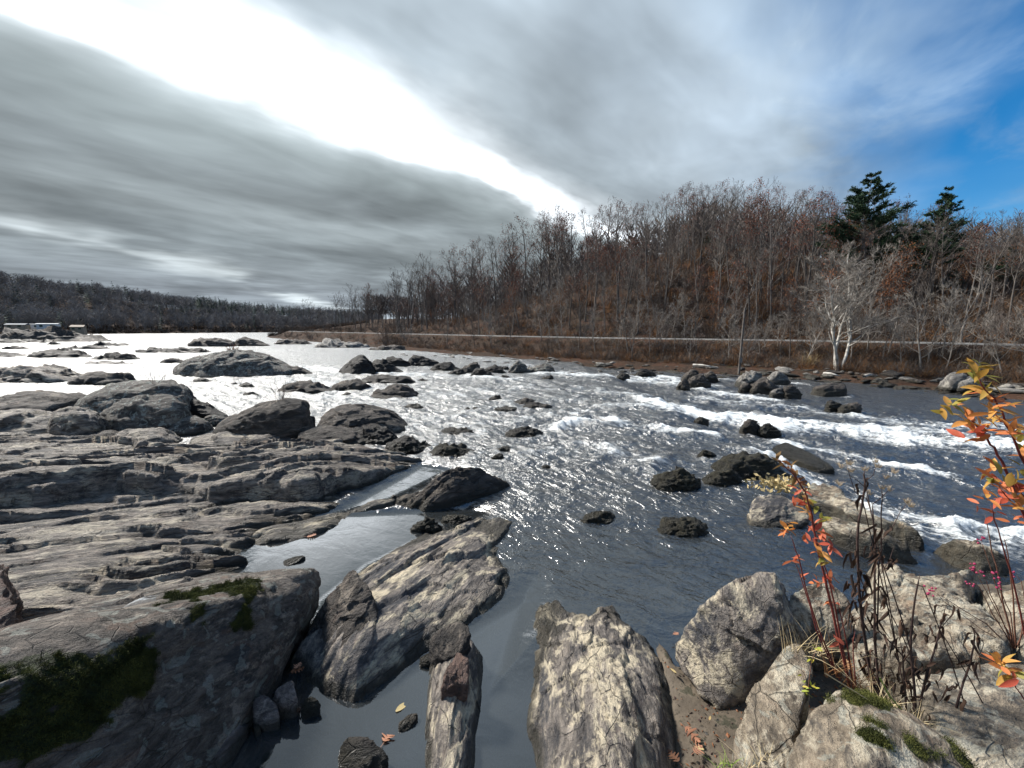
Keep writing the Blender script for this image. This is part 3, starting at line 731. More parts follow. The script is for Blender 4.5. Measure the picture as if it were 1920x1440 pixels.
# --- foreground rocks between the channels
slab('flat_rock', 'large flat rock with a bluish dark top and tan rim beside the still pool',
     [(958, 968, .06), (962, 1000, .0), (938, 1042, -.01), (966, 1082, .0), (956, 1118, .0), (880, 1176, .0), (795, 1230, .0), (725, 1288, .0), (672, 1325, -.01), (620, 1318, .0), (575, 1275, .02), (548, 1225, .10), (592, 1150, .10), (640, 1098, .10), (715, 1044, .03), (795, 996, .03), (858, 986, .06), (895, 968, .08)],
     [(800, 1080, .30), (850, 1030, .24), (900, 1085, .17), (905, 1020, .18), (700, 1220, .28), (760, 1150, .30), (640, 1250, .22), (720, 1120, .28), (820, 1150, .14)], 61, M['cream'], res=.017, cuesta=(.06, .55), rough=.045, fine=.007, side=2.4, bottom=-.4, round_=.16, wob=.045)
boulder('pointed_block', 'dark pointed block rising from the flat rock beside the mossy boulder',
        [(662, 1076, .62), (676, 1094, .58), (708, 1140, .42), (712, 1172, .34), (655, 1246, .20), (606, 1215, .16), (590, 1160, .30), (620, 1112, .48), (600, 1180, .0), (690, 1125, .05)], 61, M['dark'], base=-.05, inset=.95, sub=6, amp=.055, p=14)
slab('narrow_rock', 'narrow tan ridged rock standing in the shallow channel between two larger rocks',
     [(838, 1182, .12), (882, 1186, .10), (908, 1230, .0), (905, 1300, .0), (897, 1380, .0), (888, 1480, .0), (880, 1560, .0), (810, 1560, .0), (798, 1460, .0), (793, 1380, .0), (796, 1300, .0), (800, 1245, .02), (812, 1205, .08)],
     [(850, 1260, .34), (855, 1220, .30), (845, 1350, .27), (842, 1420, .24), (825, 1300, .22), (880, 1300, .2), (845, 1500, .25)], 84, M['cream'], res=.012, cuesta=(.05, .22), rough=.03, fine=.007, side=3.5, bottom=-.4, round_=.09, wob=.03)
boulder('capping_stone', 'brown rounded stone capping the upper end of the narrow rock',
        [(810, 1186, .36), (850, 1164, .42), (876, 1172, .40), (880, 1195, .40), (862, 1222, .34), (838, 1230, .30), (806, 1240, .16), (804, 1210, .26)], 75, M['dark'], base=.1, sub=5, amp=.05, p=12)
boulder('step_block', 'rust streaked wedge block lying on top of the narrow rock',
        [(858, 1222, .48), (878, 1240, .46), (876, 1290, .36), (852, 1300, .30), (826, 1296, .32), (838, 1256, .46)], 84, M['red'], base=.2, sub=5, amp=.05, p=18)
slab('centre_rock', 'big bluish grey rock with cream crust in the middle of the foreground',
     [(1003, 1128, .04), (1048, 1110, .07), (1062, 1132, .05), (1100, 1137, .06), (1150, 1122, .07), (1172, 1150, .07), (1222, 1180, .09), (1252, 1240, .11), (1268, 1310, .14), (1272, 1400, .16), (1275, 1520, .2), (1270, 1700, .25), (975, 1700, .0), (985, 1560, .0), (990, 1440, .0), (972, 1370, .0), (990, 1270, .0), (980, 1190, .0)],
     [(1110, 1175, .14), (1120, 1225, .27), (1125, 1285, .40), (1130, 1400, .52), (1135, 1520, .58), (1045, 1260, .22), (1205, 1300, .32), (1215, 1420, .38), (1040, 1400, .28), (1050, 1175, .08), (1175, 1195, .14)], 80, M['cream'], res=.012, cuesta=(.045, .5), rough=.05, fine=.007, side=1.8, bottom=-.4, round_=.22, wob=.04, ridge_f=(1.3, 2.6))
# --- mossy rocks, lower left
def moss_fn(center_pts, rad, up=0.35):
    C_ = np.array([P(*q) for q in center_pts])
    def f(W_, N_):
        d = np.full(len(W_), 9.0)
        for q in C_: d = np.minimum(d, np.linalg.norm(W_ - q, axis=1))
        a = sstep(d, rad * 1.3, rad * 0.35)
        n = fbm(W_ * 4.0, 4, seed=71) * .95 + fbm(W_ * 15, 3, seed=75) * .40
        return np.clip(a * .95 + n * (a > .01) - .10, 0, 1)
    return f
O_MOSS = [(440, 1140, .8), (400, 1155, .82), (360, 1172, .84), (320, 1190, .86), (285, 1215, .9), (240, 1255, 1.0), (190, 1285, 1.08), (130, 1295, 1.15), (70, 1300, 1.2), (10, 1305, 1.25), (-60, 1315, 1.3), (60, 1350, 1.08), (150, 1340, 1.0), (330, 1225, .75), (452, 1124, .78), (425, 1175, .72), (385, 1198, .74), (350, 1150, .86), (300, 1178, .92), (400, 1125, .84)]
O_PTS = [(596, 1066, .62), (589, 1094, .56), (480, 1080, .74), (400, 1100, .80), (330, 1128, .86), (275, 1192, .96), (165, 1258, 1.12), (0, 1268, 1.34), (-250, 1270, 1.5),
         (592, 1122, .22), (560, 1195, .08), (472, 1328, -.1), (375, 1440, -.1), (250, 1640, -.1), (-300, 1800, .2), (-300, 1500, 1.0), (0, 1440, .92), (200, 1400, .62), (330, 1300, .52),
         (380, 1085, -.1), (0, 1190, .0), (540, 1070, -.1)]
mossy = boulder('mossy_boulder', 'huge tilted boulder covered in dark green moss in the lower left corner', O_PTS, 38, M['mossy'], sub=6, amp=.036, p=22, moss=moss_fn(O_MOSS, .26), aniso=3.2)
boulder('lichen_rock', 'white lichen covered rock crest behind the mossy boulder',
        [(84, 1268, .90), (130, 1212, 1.03), (212, 1158, 1.05), (300, 1106, .96), (326, 1108, .94), (334, 1126, .92), (262, 1190, 1.07), (172, 1258, 1.14), (60, 1300, .5)], 38, M['white'], base=.05, inset=.95, sub=6, amp=.045, p=14)
boulder('rust_rock', 'rusty brown upright rock cut by the left edge of the picture',
        [(-120, 1030, 1.25), (4, 1034, 1.25), (16, 1090, 1.05), (26, 1165, .85), (34, 1270, .6), (-160, 1340, .55), (-220, 1080, 1.1)], 70, M['red'], base=.1, inset=1.0, sub=6, amp=.05, p=14)
boulder('small_grey_rock', 'small dark stone wedged beside the rusty rock at the left edge',
        [(34, 1215, .45), (58, 1212, .45), (64, 1250, .35), (40, 1265, .35), (20, 1240, .42)], 30, M['dark'], base=.1, sub=4, amp=.06)
# --- stones in the dark corner of the pool
for nm, lb, pts, ma, st in [
    ('stone', 'pale topped grey stone leaning in the dark pool corner by the mossy boulder', [(472, 1312, .22), (498, 1298, .26), (520, 1316, .22), (522, 1345, .12), (500, 1364, .04), (474, 1340, .12)], 'pink', 20),
    ('stone', 'flat topped brown stone propped against the flat rock above the dark corner', [(512, 1292, .26), (548, 1272, .30), (556, 1290, .28), (548, 1318, .16), (526, 1322, .14), (512, 1305, .2)], 'pink', 50),
    ('stone', 'olive rounded stone at the waterline below the flat rock', [(562, 1322, .10), (580, 1305, .14), (600, 1312, .12), (598, 1332, .05), (572, 1348, .0)], 'algae', 40),
    ('stone', 'tiny whitish stone in the dark water below the leaning grey stone', [(475, 1362, .04), (486, 1358, .05), (488, 1374, .02), (480, 1380, .01)], 'tan', 80),
    ('stone', 'small pale pebble between mossy boulder and leaning grey stone', [(464, 1300, .25), (478, 1296, .26), (474, 1310, .22), (464, 1312, .22)], 'tan', 30),
    ('stone', 'squat dark stone with a cream edge at the bottom of the picture', [(642, 1385, .16), (662, 1377, .20), (690, 1384, .20), (728, 1412, .10), (726, 1440, .03), (690, 1475, .0), (640, 1460, .02), (636, 1410, .06)], 'dark', 10),
    ('stone', 'small rough brown stone in the shallows beside the narrow rock', [(748, 1356, .05), (766, 1340, .06), (782, 1336, .05), (780, 1350, .03), (762, 1374, .0), (748, 1372, .0)], 'dark', 50),
    ('stone', 'black cobble tucked under the left flank of the narrow rock', [(786, 1232, .08), (804, 1224, .10), (806, 1244, .05), (788, 1252, .0)], 'black', 50),
    ('slab_stone', 'tan slab resting along the foot of the mossy boulder', [(368, 1430, .10), (400, 1392, .16), (440, 1366, .16), (468, 1352, .10), (452, 1385, .06), (430, 1430, .02), (390, 1480, .02), (360, 1480, .06)], 'pink', 45),
    ('slab_stone', 'grey slab under the mossy boulder, half hidden at the bottom edge', [(300, 1425, .26), (360, 1380, .30), (402, 1366, .28), (380, 1400, .22), (330, 1460, .16), (270, 1520, .16)], 'pink', 45),
    ('stone', 'bushy dark stone poking out of the still pool', [(530, 1052, .03), (552, 1042, .06), (572, 1040, .06), (572, 1048, .02), (540, 1062, .0)], 'algae', 30),
]:
    boulder(nm, lb, pts, st, M[ma], base=-.12, inset=.9, sub=4, amp=.05, p=10)
# --- right bank boulders
boulder('upright_boulder', 'tall leaning grey boulder standing beside the centre rock at the water',
        [(1416, 1069, 1.0), (1440, 1078, 1.0), (1458, 1122, .86), (1467, 1180, .66), (1442, 1216, .36), (1402, 1302, .12), (1338, 1334, .06), (1300, 1292, .12), (1272, 1228, .15), (1272, 1198, .32), (1300, 1150, .62), (1350, 1102, .90),
         (1390, 1130, .0), (1465, 1140, 0.0), (1335, 1185, .0), (1480, 1200, .0)], 66, M['cream'], sub=6, amp=.042, p=20, aniso=3)
boulder('boulder', 'rounded tan boulder behind the orange leaved stems',
        [(1488, 1112, .74), (1540, 1093, .85), (1580, 1100, .85), (1598, 1140, .72), (1592, 1190, .52), (1560, 1225, .34), (1490, 1218, .32), (1465, 1165, .52)], 40, M['tan'], base=0, inset=.95, sub=6, amp=.045, p=14)
boulder('boulder', 'steep cream speckled boulder between the upright boulder and the mossy spotted one',
        [(1500, 1203, 1.05), (1470, 1210, 1.02), (1432, 1258, .98), (1402, 1310, .90), (1387, 1370, .84), (1376, 1440, .76), (1378, 1560, .70), (1452, 1560, .82), (1472, 1440, .92), (1478, 1360, .98), (1516, 1290, 1.02), (1522, 1240, 1.04)], 68, M['tan'], base=.05, inset=.97, sub=6, amp=.04, p=16)
I_MOSS = [(1645, 1298, 1.25), (1630, 1310, 1.25), (1610, 1330, 1.2), (1640, 1360, 1.3), (1640, 1395, 1.3), (1720, 1400, 1.3), (1760, 1430, 1.25), (1790, 1420, 1.2), (1580, 1340, 1.15)]
boulder('boulder', 'broad pale boulder dotted with moss cushions in the lower right corner',
        [(1600, 1282, 1.15), (1560, 1302, 1.15), (1500, 1370, 1.06), (1465, 1440, .98), (1440, 1620, .8), (1645, 1290, 1.20), (1700, 1336, 1.22), (1760, 1386, 1.22), (1830, 1440, 1.16), (1860, 1680, 1.0), (1560, 1680, 1.2), (1650, 1400, 1.34)], 60, M['tan'], base=.1, inset=.97, sub=6, amp=.030, p=18, moss=moss_fn(I_MOSS, .085))
boulder('slab_boulder', 'big grey slab sloping away under the dead stalks at the right edge',
        [(1712, 1262, .82), (1770, 1236, .86), (1840, 1236, .88), (1960, 1240, .92), (2200, 1260, .95), (2300, 1700, 1.0), (1900, 1560, 1.0), (1800, 1380, .95), (1735, 1310, .88)], 20, M['tan'], base=.1, inset=.98, sub=6, amp=.022, p=18)
slab('pale_ledge', 'pale lumpy ledge with a hollow at the right water edge behind the dead stalks',
     [(1592, 1192, .52), (1600, 1150, .44), (1655, 1092, .36), (1645, 1054, .26), (1688, 1054, .36), (1718, 1076, .38), (1752, 1068, .44), (1800, 1058, .50), (1830, 1062, .44), (1836, 1086, .38), (1826, 1122, .36), (1868, 1160, .5), (1892, 1190, .60), (1890, 1214, .66), (1700, 1222, .66), (1620, 1222, .56)],
     [(1700, 1120, .45), (1770, 1100, .55), (1780, 1160, .60), (1680, 1170, .55), (1820, 1190, .7)], 25, M['tan'], res=.017, cuesta=(.05, .4), rough=.06, fine=.010, side=3.5, bottom=-.3, round_=.10, wob=.05, ridge_f=(1.6, 2.6))
slab('pale_ledge', 'pale ledge behind the berry twigs cut by the right edge',
     [(1842, 1098, .30), (1872, 1108, .38), (1930, 1106, .42), (2060, 1118, .5), (2080, 1210, .8), (1918, 1204, .68), (1884, 1166, .5), (1850, 1124, .3)], [(1900, 1140, .52), (1980, 1160, .62)], 25, M['tan'], res=.017, cuesta=(.04, .4), rough=.06, side=3.5, bottom=-.3, wob=.04, ridge_f=(1.6, 2.6))
boulder('boulder', 'rounded brown boulder in the water left of the leaf heap',
        [(1402, 962, .14), (1418, 934, .30), (1458, 925, .40), (1502, 935, .36), (1524, 960, .2), (1505, 984, .05), (1440, 990, .0), (1408, 982, .02)], 20, M['cream'], base=-.4, inset=1.0, sub=5, amp=.06, p=12)
slab('ridge_rock', 'long tan ridge rock running beside the fast white chute',
     [(1505, 918, .14), (1528, 904, .30), (1566, 912, .32), (1602, 935, .26), (1650, 958, .2), (1702, 976, .12), (1728, 1000, .03), (1682, 998, -.02), (1620, 978, .0), (1560, 952, .04), (1520, 938, .08)],
     [(1550, 930, .34), (1600, 952, .24), (1650, 974, .16)], -38, M['tan'], res=.018, cuesta=(.05, .3), rough=.06, side=3, bottom=-.5, round_=.08, ridge_f=(1.6, 2.8))
slab('ridge_rock', 'low tan ridge rock below the long one in the shallows',
     [(1532, 976, .08), (1560, 966, .15), (1600, 975, .16), (1642, 986, .15), (1690, 1006, .1), (1722, 1028, .0), (1660, 1024, -.02), (1600, 1014, -.02), (1550, 1002, .0)],
     [(1600, 995, .16), (1660, 1008, .12)], -38, M['tan'], res=.018, cuesta=(.05, .3), rough=.05, side=3, bottom=-.5, round_=.08, ridge_f=(1.6, 2.8))
slab('ridge_rock', 'narrow dark edged ledge in the blue water near the right edge',
     [(1772, 1010, .04), (1790, 1003, .14), (1822, 1010, .17), (1852, 1022, .14), (1882, 1044, .02), (1840, 1046, -.02), (1800, 1030, .0)],
     [(1820, 1022, .18)], -38, M['tan'], res=.016, cuesta=(.04, .25), rough=.05, side=3, bottom=-.5, round_=.07, ridge_f=(1.6, 2.8))

# --- midstream rocks: silhouettes standing in the water
def standing(name, label, sil, yb, thick, m, strike=15, sub=4, amp=.07, p=26, spot=True, z0=0.0, group=None, cat='rock'):
    xs_ = [q[0] for q in sil]; x0, x1 = min(xs_), max(xs_)
    f = P((x0 + x1) / 2, yb, z0); w = (x1 - x0) / F_PX * f[1]
    yf = f[1]; th = thick * w
    def zmax(th_): return max(Q(q[0], q[1], yf + th_ * .5)[2] for q in sil)
    tries = 0
    while zmax(th) - z0 < 0.05 * min(w, 2.5) + .03 and tries < 6: th *= .6; tries += 1
    pts = []
    for q in sil:
        a = Q(q[0], q[1], yf + th * .5); a[2] = max(a[2], z0 + .01)
        pts.append(a); pts.append(np.array((a[0] * (yf + th * .22) / a[1], yf + th * .22, z0 + (a[2] - z0) * .72)))
        pts.append(np.array((a[0], yf + th * .8, z0 + (a[2] - z0) * .75)))
    for xx in np.linspace(x0, x1, 5):
        e = 0.0 if x0 < xx < x1 else .28
        b = Q(xx, yb, yf + th * e)
        pts.append(np.array((b[0], yf + th * e, z0 - .35))); pts.append(np.array((b[0], yf + th * (1 - e), z0 - .35)))
        pts.append(np.array((b[0], yf + th * e, z0 + .0)))
    me, c = boulder_mesh(name, pts, R(strike), m, sub=sub, amp=amp, p=p)
    o = obj(name, me, c, (0, 0, R(strike)))
    tag(o, label, cat, group)
    if spot: ROCK_SPOTS.append((c[0], c[1], w * .5))
    return o
def hump(x0, x1, yt, yb, peak=.5, flat=.5, rng=random.Random(4)):
    """auto silhouette for a rock spanning x0..x1 between yt and yb"""
    h = yb - yt; w = x1 - x0; out = [(x0, yb - h * .18)]
    n = 6
    for i in range(1, n):
        t_ = i / n
        e = 1 - abs(t_ - peak) / max(peak, 1 - peak)
        e = e ** (1.1 - flat) if flat < 1 else 1
        out.append((x0 + w * t_ + rng.uniform(-.03, .03) * w, yb - h * max(.2, min(1, e + rng.uniform(-.08, .05)))))
    out.append((x0 + w * peak, yt)); out.append((x1, yb - h * .15))
    return out
D_, B_, L_, C_ = 'dark', 'black', 'lichen', 'cream'
# (x0, x1, top, base, peak, flat, thickness, material, label)
MID = [
    (0, 190, 622, 641, .22, .55, .35, D_, 'long humped dark rock below the white trailers at the far left'),
    (-30, 86, 637, 643, .4, .8, .3, B_, 'thin black ledge just below the long humped rock at the far left'),
    (86, 112, 641, 646.5, .5, .4, .5, B_, 'small black hump right under the tail of the far left rock'),
    (102, 134, 652, 659, .5, .3, .5, B_, 'little peaked black rock above the long black ledge on the left'),
    (-40, 34, 660.5, 669.5, .6, .6, .5, B_, 'black rounded rock cut by the left edge upstream'),
    (48, 165, 659.5, 671, .55, .75, .35, B_, 'long black double humped ledge in the left of the river'),
    (172, 256, 663.5, 675, .6, .7, .35, B_, 'ragged black ledge right of the long double humped one'),
    (174, 240, 642.5, 648.5, .35, .6, .35, B_, 'thin dark ledge in the middle distance left of the flat slab'),
    (160, 242, 679, 683.5, .5, .8, .3, B_, 'hairline dark ledge barely breaking the water on the left'),
    (124, 200, 650, 654.5, .5, .8, .3, B_, 'low black streak of rock right of the little peaked rock'),
    (5, 52, 650, 655, .5, .6, .4, B_, 'small grey ledge upstream of the left edge rock'),
    (352, 436, 634.5, 650, .35, .8, .4, D_, 'far flat topped rock slab left of the shrubby far point'),
    (430, 500, 635.5, 649, .5, .6, .4, D_, 'far jagged rock joined to the flat topped slab'),
    (255, 388, 655, 661.5, .75, .85, .25, B_, 'long thin rock ledge behind the big midstream island'),
    (514, 582, 638, 646, .4, .8, .35, D_, 'low far ledge below the leaning trees at the river bend'),
    (590, 690, 640, 652, .3, .7, .4, 'far', 'pale flat ledges at the foot of the far point'),
    (690, 760, 648, 657, .5, .7, .4, D_, 'dark flat ledge off the far bank below the road cut'),
    (300, 346, 672.5, 681, .5, .6, .4, D_, 'low dark rock touching the upstream end of the midstream island'),
    (-40, 146, 689, 719, .5, .75, .5, 'shelf', 'broad grey domed rock near the left edge above the boulders'),
    (126, 244, 701, 723, .45, .8, .5, D_, 'flat dark rock just right of the broad domed rock'),
    (360, 396, 710, 717, .5, .5, .5, B_, 'small awash rock below the midstream island'),
    (430, 446, 717, 723, .5, .5, .6, B_, 'tiny rock left of its slightly larger twin below the island'),
    (447, 476, 718, 727, .5, .5, .5, B_, 'small dark rock below the island, larger of the twins'),
    (454, 484, 735, 743, .5, .6, .5, D_, 'small rock awash above the twiggy knob'),
    (518, 622, 715, 739, .45, .65, .5, D_, 'smooth grey domed rock right of the twiggy knob'),
    (618, 692, 714, 733, .6, .6, .5, D_, 'smaller dome joined to the smooth grey one'),
    (690, 753, 674, 701, .25, .5, .6, B_, 'black rock sloping down from the pointed rock'),
    (700, 772, 669, 688, .5, .6, .5, B_, 'black humped rock behind the pointed rock'),
    (764, 824, 668.5, 687, .35, .7, .5, B_, 'flat black rock right of the pointed pair'),
    (808, 864, 680.5, 696, .4, .6, .6, B_, 'smooth black rock alone left of the jagged cluster'),
    (838, 872, 693, 704, .7, .6, .6, B_, 'low black front rock of the jagged cluster'),
    (862, 902, 679, 699, .75, .45, .6, D_, 'peaked dark rock in the jagged cluster'),
    (878, 928, 692, 707, .4, .7, .5, B_, 'flat wet rock in front of the peaked one'),
    (906, 948, 686, 700, .5, .6, .6, B_, 'rounded black rock at the heart of the jagged cluster'),
    (938, 956, 686, 695, .5, .5, .6, B_, 'small black stone between cluster and white streaked rock'),
    (954, 990, 677, 699, .55, .5, .6, L_, 'white streaked domed rock right of the jagged cluster'),
    (984, 1038, 684, 699, .72, .5, .5, L_, 'white streaked rock with a knob at its right end'),
    (930, 958, 704, 709, .5, .7, .5, B_, 'thin awash rock below the jagged cluster'),
    (1016, 1038, 703.5, 712, .65, .3, .6, B_, 'small triangular rock alone right of the cluster'),
    (1056, 1092, 699.5, 704.5, .5, .8, .5, B_, 'low awash ledge right of the white streaked knob'),
    (1158, 1181, 698.5, 707.5, .5, .5, .7, B_, 'small black rock in the upper riffle'),
    (1194, 1230, 691.5, 702.5, .3, .6, .6, B_, 'black rock with a tail in the upper riffle near the far bank'),
    (678, 778, 706, 720.5, .4, .75, .45, B_, 'long low black rock below the pointed rock'),
    (778, 804, 711, 716.5, .5, .7, .5, B_, 'short black stub right of the long low black rock'),
    (694, 784, 722, 749, .55, .6, .6, D_, 'furrowed dark rock left of midstream'),
    (638, 664, 736, 743, .5, .6, .6, D_, 'small stone in the eddy left of the furrowed rock'),
    (752, 794, 758, 767, .5, .7, .5, B_, 'low dark rock between furrowed rock and round boulder'),
    (917, 941, 741, 751, .7, .5, .6, B_, 'small slanting rock alone in midstream'),
    (964, 1010, 746, 759, .5, .7, .6, D_, 'low brown rock in midstream, upper of two'),
    (978, 1034, 756.5, 768, .5, .7, .5, D_, 'low brown rock in midstream, lower of two'),
    (871, 881, 763, 769, .5, .5, .8, B_, 'pebble sized rock in midstream, left of a pair'),
    (886, 901, 762, 769, .5, .5, .8, B_, 'pebble sized rock in midstream, right of a pair'),
    (928, 972, 762, 771, .6, .7, .5, B_, 'thin awash ledge left of the brown midstream rocks'),
    (820, 896, 805, 816, .3, .75, .4, B_, 'thin black ledge awash left of the standing waves'),
    (949, 1018, 801.5, 820.5, .55, .65, .55, B_, 'black rounded rock in front of the standing waves'),
    (926, 960, 838, 850, .6, .6, .6, B_, 'small black rock above its neighbour by the mossy stone'),
    (918, 946, 851, 866, .7, .5, .6, B_, 'small black slanting stone right of the mossy stone'),
    (1014, 1033, 872, 881, .5, .5, .7, B_, 'tiny dark stone alone in the ripples'),
    (722, 812, 818, 851, .4, .6, .6, B_, 'jumbled black rock below the round boulder'),
    (806, 892, 832, 859, .45, .65, .6, 'algae', 'olive mossy rock at the tip of the black jumble'),
    (648, 742, 803, 836, .5, .75, .7, B_, 'flat black rock under the round boulder'),
    (1272, 1294, 710.5, 728, .5, .6, .7, D_, 'front left rock of the cluster at the head of the rapid'),
    (1282, 1312, 691.5, 713, .6, .6, .7, D_, 'tall rock of the cluster at the head of the rapid'),
    (1290, 1332, 703, 723, .5, .6, .6, D_, 'middle rock of the cluster at the head of the rapid'),
    (1319, 1346, 697, 711, .5, .7, .6, D_, 'right rock of the cluster at the head of the rapid'),
    (1386, 1432, 694, 721, .6, .55, .6, 'far', 'grey slanting rock at the upper end of the bankside jumble'),
    (1412, 1462, 710.5, 734, .45, .6, .6, D_, 'blue grey block in the bankside jumble'),
    (1470, 1502, 721, 742, .45, .6, .7, D_, 'dark block at the downstream end of the bankside jumble'),
    (1448, 1476, 728, 741, .5, .6, .7, 'far', 'small pale block beside the dark downstream block'),
    (1388, 1412, 719, 731, .5, .6, .7, D_, 'small dark block left of the blue grey one'),
    (1440, 1480, 697, 716, .5, .6, .6, 'far', 'grey rock behind the blue grey block'),
    (1552, 1582, 752, 763, .35, .6, .6, B_, 'black stone in the smooth water below the flat topped block'),
    (1578, 1614, 756, 768, .7, .5, .6, D_, 'wet stone with spray beside the black one'),
    (1392, 1425, 785.5, 806, .45, .6, .7, D_, 'dark upright stone in the middle of the rapid'),
    (1425, 1462, 797, 808.5, .4, .75, .6, B_, 'smooth low stone right of the upright one in the rapid'),
    (1304, 1328, 782, 791, .5, .7, .6, B_, 'awash stone above the second step of the rapid'),
    (1306, 1345, 845, 862, .4, .6, .6, 'algae', 'small ragged stone at the head of the near chute'),
    (1348, 1480, 851, 898, .42, .65, .6, 'algae', 'black mossy ledge at the head of the near chute'),
    (1322, 1390, 881.5, 913, .6, .65, .6, 'algae', 'ribbed dark stone below the black mossy ledge'),
    (1231, 1314, 881.5, 922, .45, .75, .6, 'algae', 'ribbed dark stone alone in the calm, left of its twin'),
    (1092, 1152, 962, 983, .5, .7, .7, 'algae', 'mossy stone barely above the rippled water'),
    (1238, 1332, 972, 1006, .5, .85, .5, 'algae', 'leaf littered stone just under the surface'),
    (770, 830, 972, 1000, .5, .6, .4, 'algae', 'dark mossy strip along the back of the flat rock'),
    (828, 884, 966, 982, .5, .6, .4, 'algae', 'small dark mossy strip behind the flat rock'),
]
for mi_, (x0, x1, yt, yb, pk, fl, th, ma, lb) in enumerate(MID):
    if ma == B_ and mi_ % 3 == 0 and 'black' not in lb: ma = D_
    nm = 'ledge_rock' if fl >= .75 else 'river_rock'
    standing(nm, lb, hump(x0, x1, yt, yb, pk, fl), yb, th, M[ma], sub=5 if yb > 800 or (x1 - x0) > 120 else 4, amp=.11, p=34, spot=yb < 870)
# shaped ones
standing('island_rock', 'large midstream island rock with red shrubs on its back', [(326, 690), (345, 684), (385, 674), (400, 662), (440, 658), (480, 664), (500, 672), (500, 684), (540, 690), (328, 700)], 708, .55, M['lichen'], sub=6, amp=.05, p=18)
standing('ledge_rock', 'low tail ledge running right from the midstream island rock', hump(490, 584, 684, 703, .3, .7), 703, .4, M['dark'], sub=5)
standing('pointed_rock', 'black pointed rock standing highest in the middle of the river', [(637, 694), (652, 682), (664, 674), (672, 667), (682, 668), (694, 684), (704, 698)], 703, .8, M['black'], sub=5, amp=.06, p=18)
standing('flat_topped_block', 'flat topped square block in the calm water near the far bank', [(1536, 726), (1552, 719), (1584, 718), (1588, 722), (1588, 733)], 736, .7, M['dark'], sub=5, amp=.03, p=24)
standing('round_boulder', 'big smooth dark boulder at the end of the left bedrock', [(596, 790), (606, 776), (640, 764), (670, 760), (700, 768), (735, 778), (754, 794), (760, 806)], 818, .75, M['dark'], sub=6, amp=.05, p=12)
boulder('chute_ledge', 'smooth black ledge with water pouring round it above the white chute',
        [(1446, 838, .10), (1474, 828, .15), (1512, 843, .13), (1546, 862, .06), (1568, 877, -.04), (1530, 876, -.04), (1480, 858, .0), (1450, 848, .02)], -48, M['black'], base=-.6, inset=1.0, sub=5, amp=.02, p=10, facets=0)
# boulders heaped at the back of the left bank
HEAP = [
    ('boulder', 'long lichened boulder lying on top of the left bank heap', [(145, 752), (170, 735), (240, 718), (320, 715), (334, 726), (338, 740), (250, 772)], 785, .6, 'lichen', .3),
    ('split_boulder', 'split angular block in front of the lichened boulder', [(178, 780), (215, 757), (260, 740), (325, 737), (336, 748), (332, 780), (262, 800), (190, 798)], 806, .5, 'lichen', .2),
    ('boulder', 'rounded grey boulder at the left edge of the bank heap', [(90, 800), (104, 770), (150, 762), (172, 772), (182, 795), (170, 812)], 818, .7, 'shelf', .2),
    ('boulder', 'low flat boulder behind the rounded one at the left edge', [(-80, 790), (-20, 776), (60, 768), (95, 772), (110, 800)], 812, .6, 'shelf', .2),
    ('boulder', 'brown boulder upstream of the heap at the left edge', [(-60, 766), (0, 752), (40, 738), (70, 735), (110, 744), (125, 760)], 772, .7, 'dark', .2),
    ('boulder', 'black boulder showing behind the split block', [(330, 770), (345, 748), (370, 752), (400, 772), (414, 782)], 786, .6, 'black', .1),
    ('flat_stone', 'flat pale slab stone between split block and twiggy knob', [(286, 800), (310, 788), (360, 782), (378, 786), (370, 806)], 812, .7, 'lichen', .1),
    ('flat_stone', 'small pale stone perched by the black boulder', [(378, 786), (395, 778), (418, 782), (412, 792)], 795, .7, 'lichen', .1),
    ('knob_rock', 'upright knob of rock with twigs growing on its top', [(400, 806), (430, 786), (480, 768), (520, 750), (545, 746), (570, 752), (574, 768), (560, 800), (566, 812)], 824, .5, 'dark', .1),
    ('flat_stone', 'blue grey flat slab at the foot of the split block', [(200, 826), (240, 806), (290, 804), (318, 822), (300, 834)], 838, .7, 'shelf', .1),
    ('flat_stone', 'dark flat slab at the foot of the twiggy knob', [(360, 830), (410, 814), (480, 812), (540, 822)], 834, .8, 'shelf', .1),
    ('flat_stone', 'dark broken slab left of the blue grey one', [(116, 822), (150, 812), (200, 808), (215, 822)], 832, .8, 'dark', .1),
    ('flat_stone', 'wet rock apron under the round boulder', [(560, 812), (600, 800), (650, 806), (690, 822), (640, 832)], 838, .7, 'dark', .05),
]
for nm, lb, sil, yb, th, ma, z0 in HEAP:
    standing(nm, lb, sil, yb, th, M[ma], sub=5, amp=.045, p=20, spot=False, z0=z0)

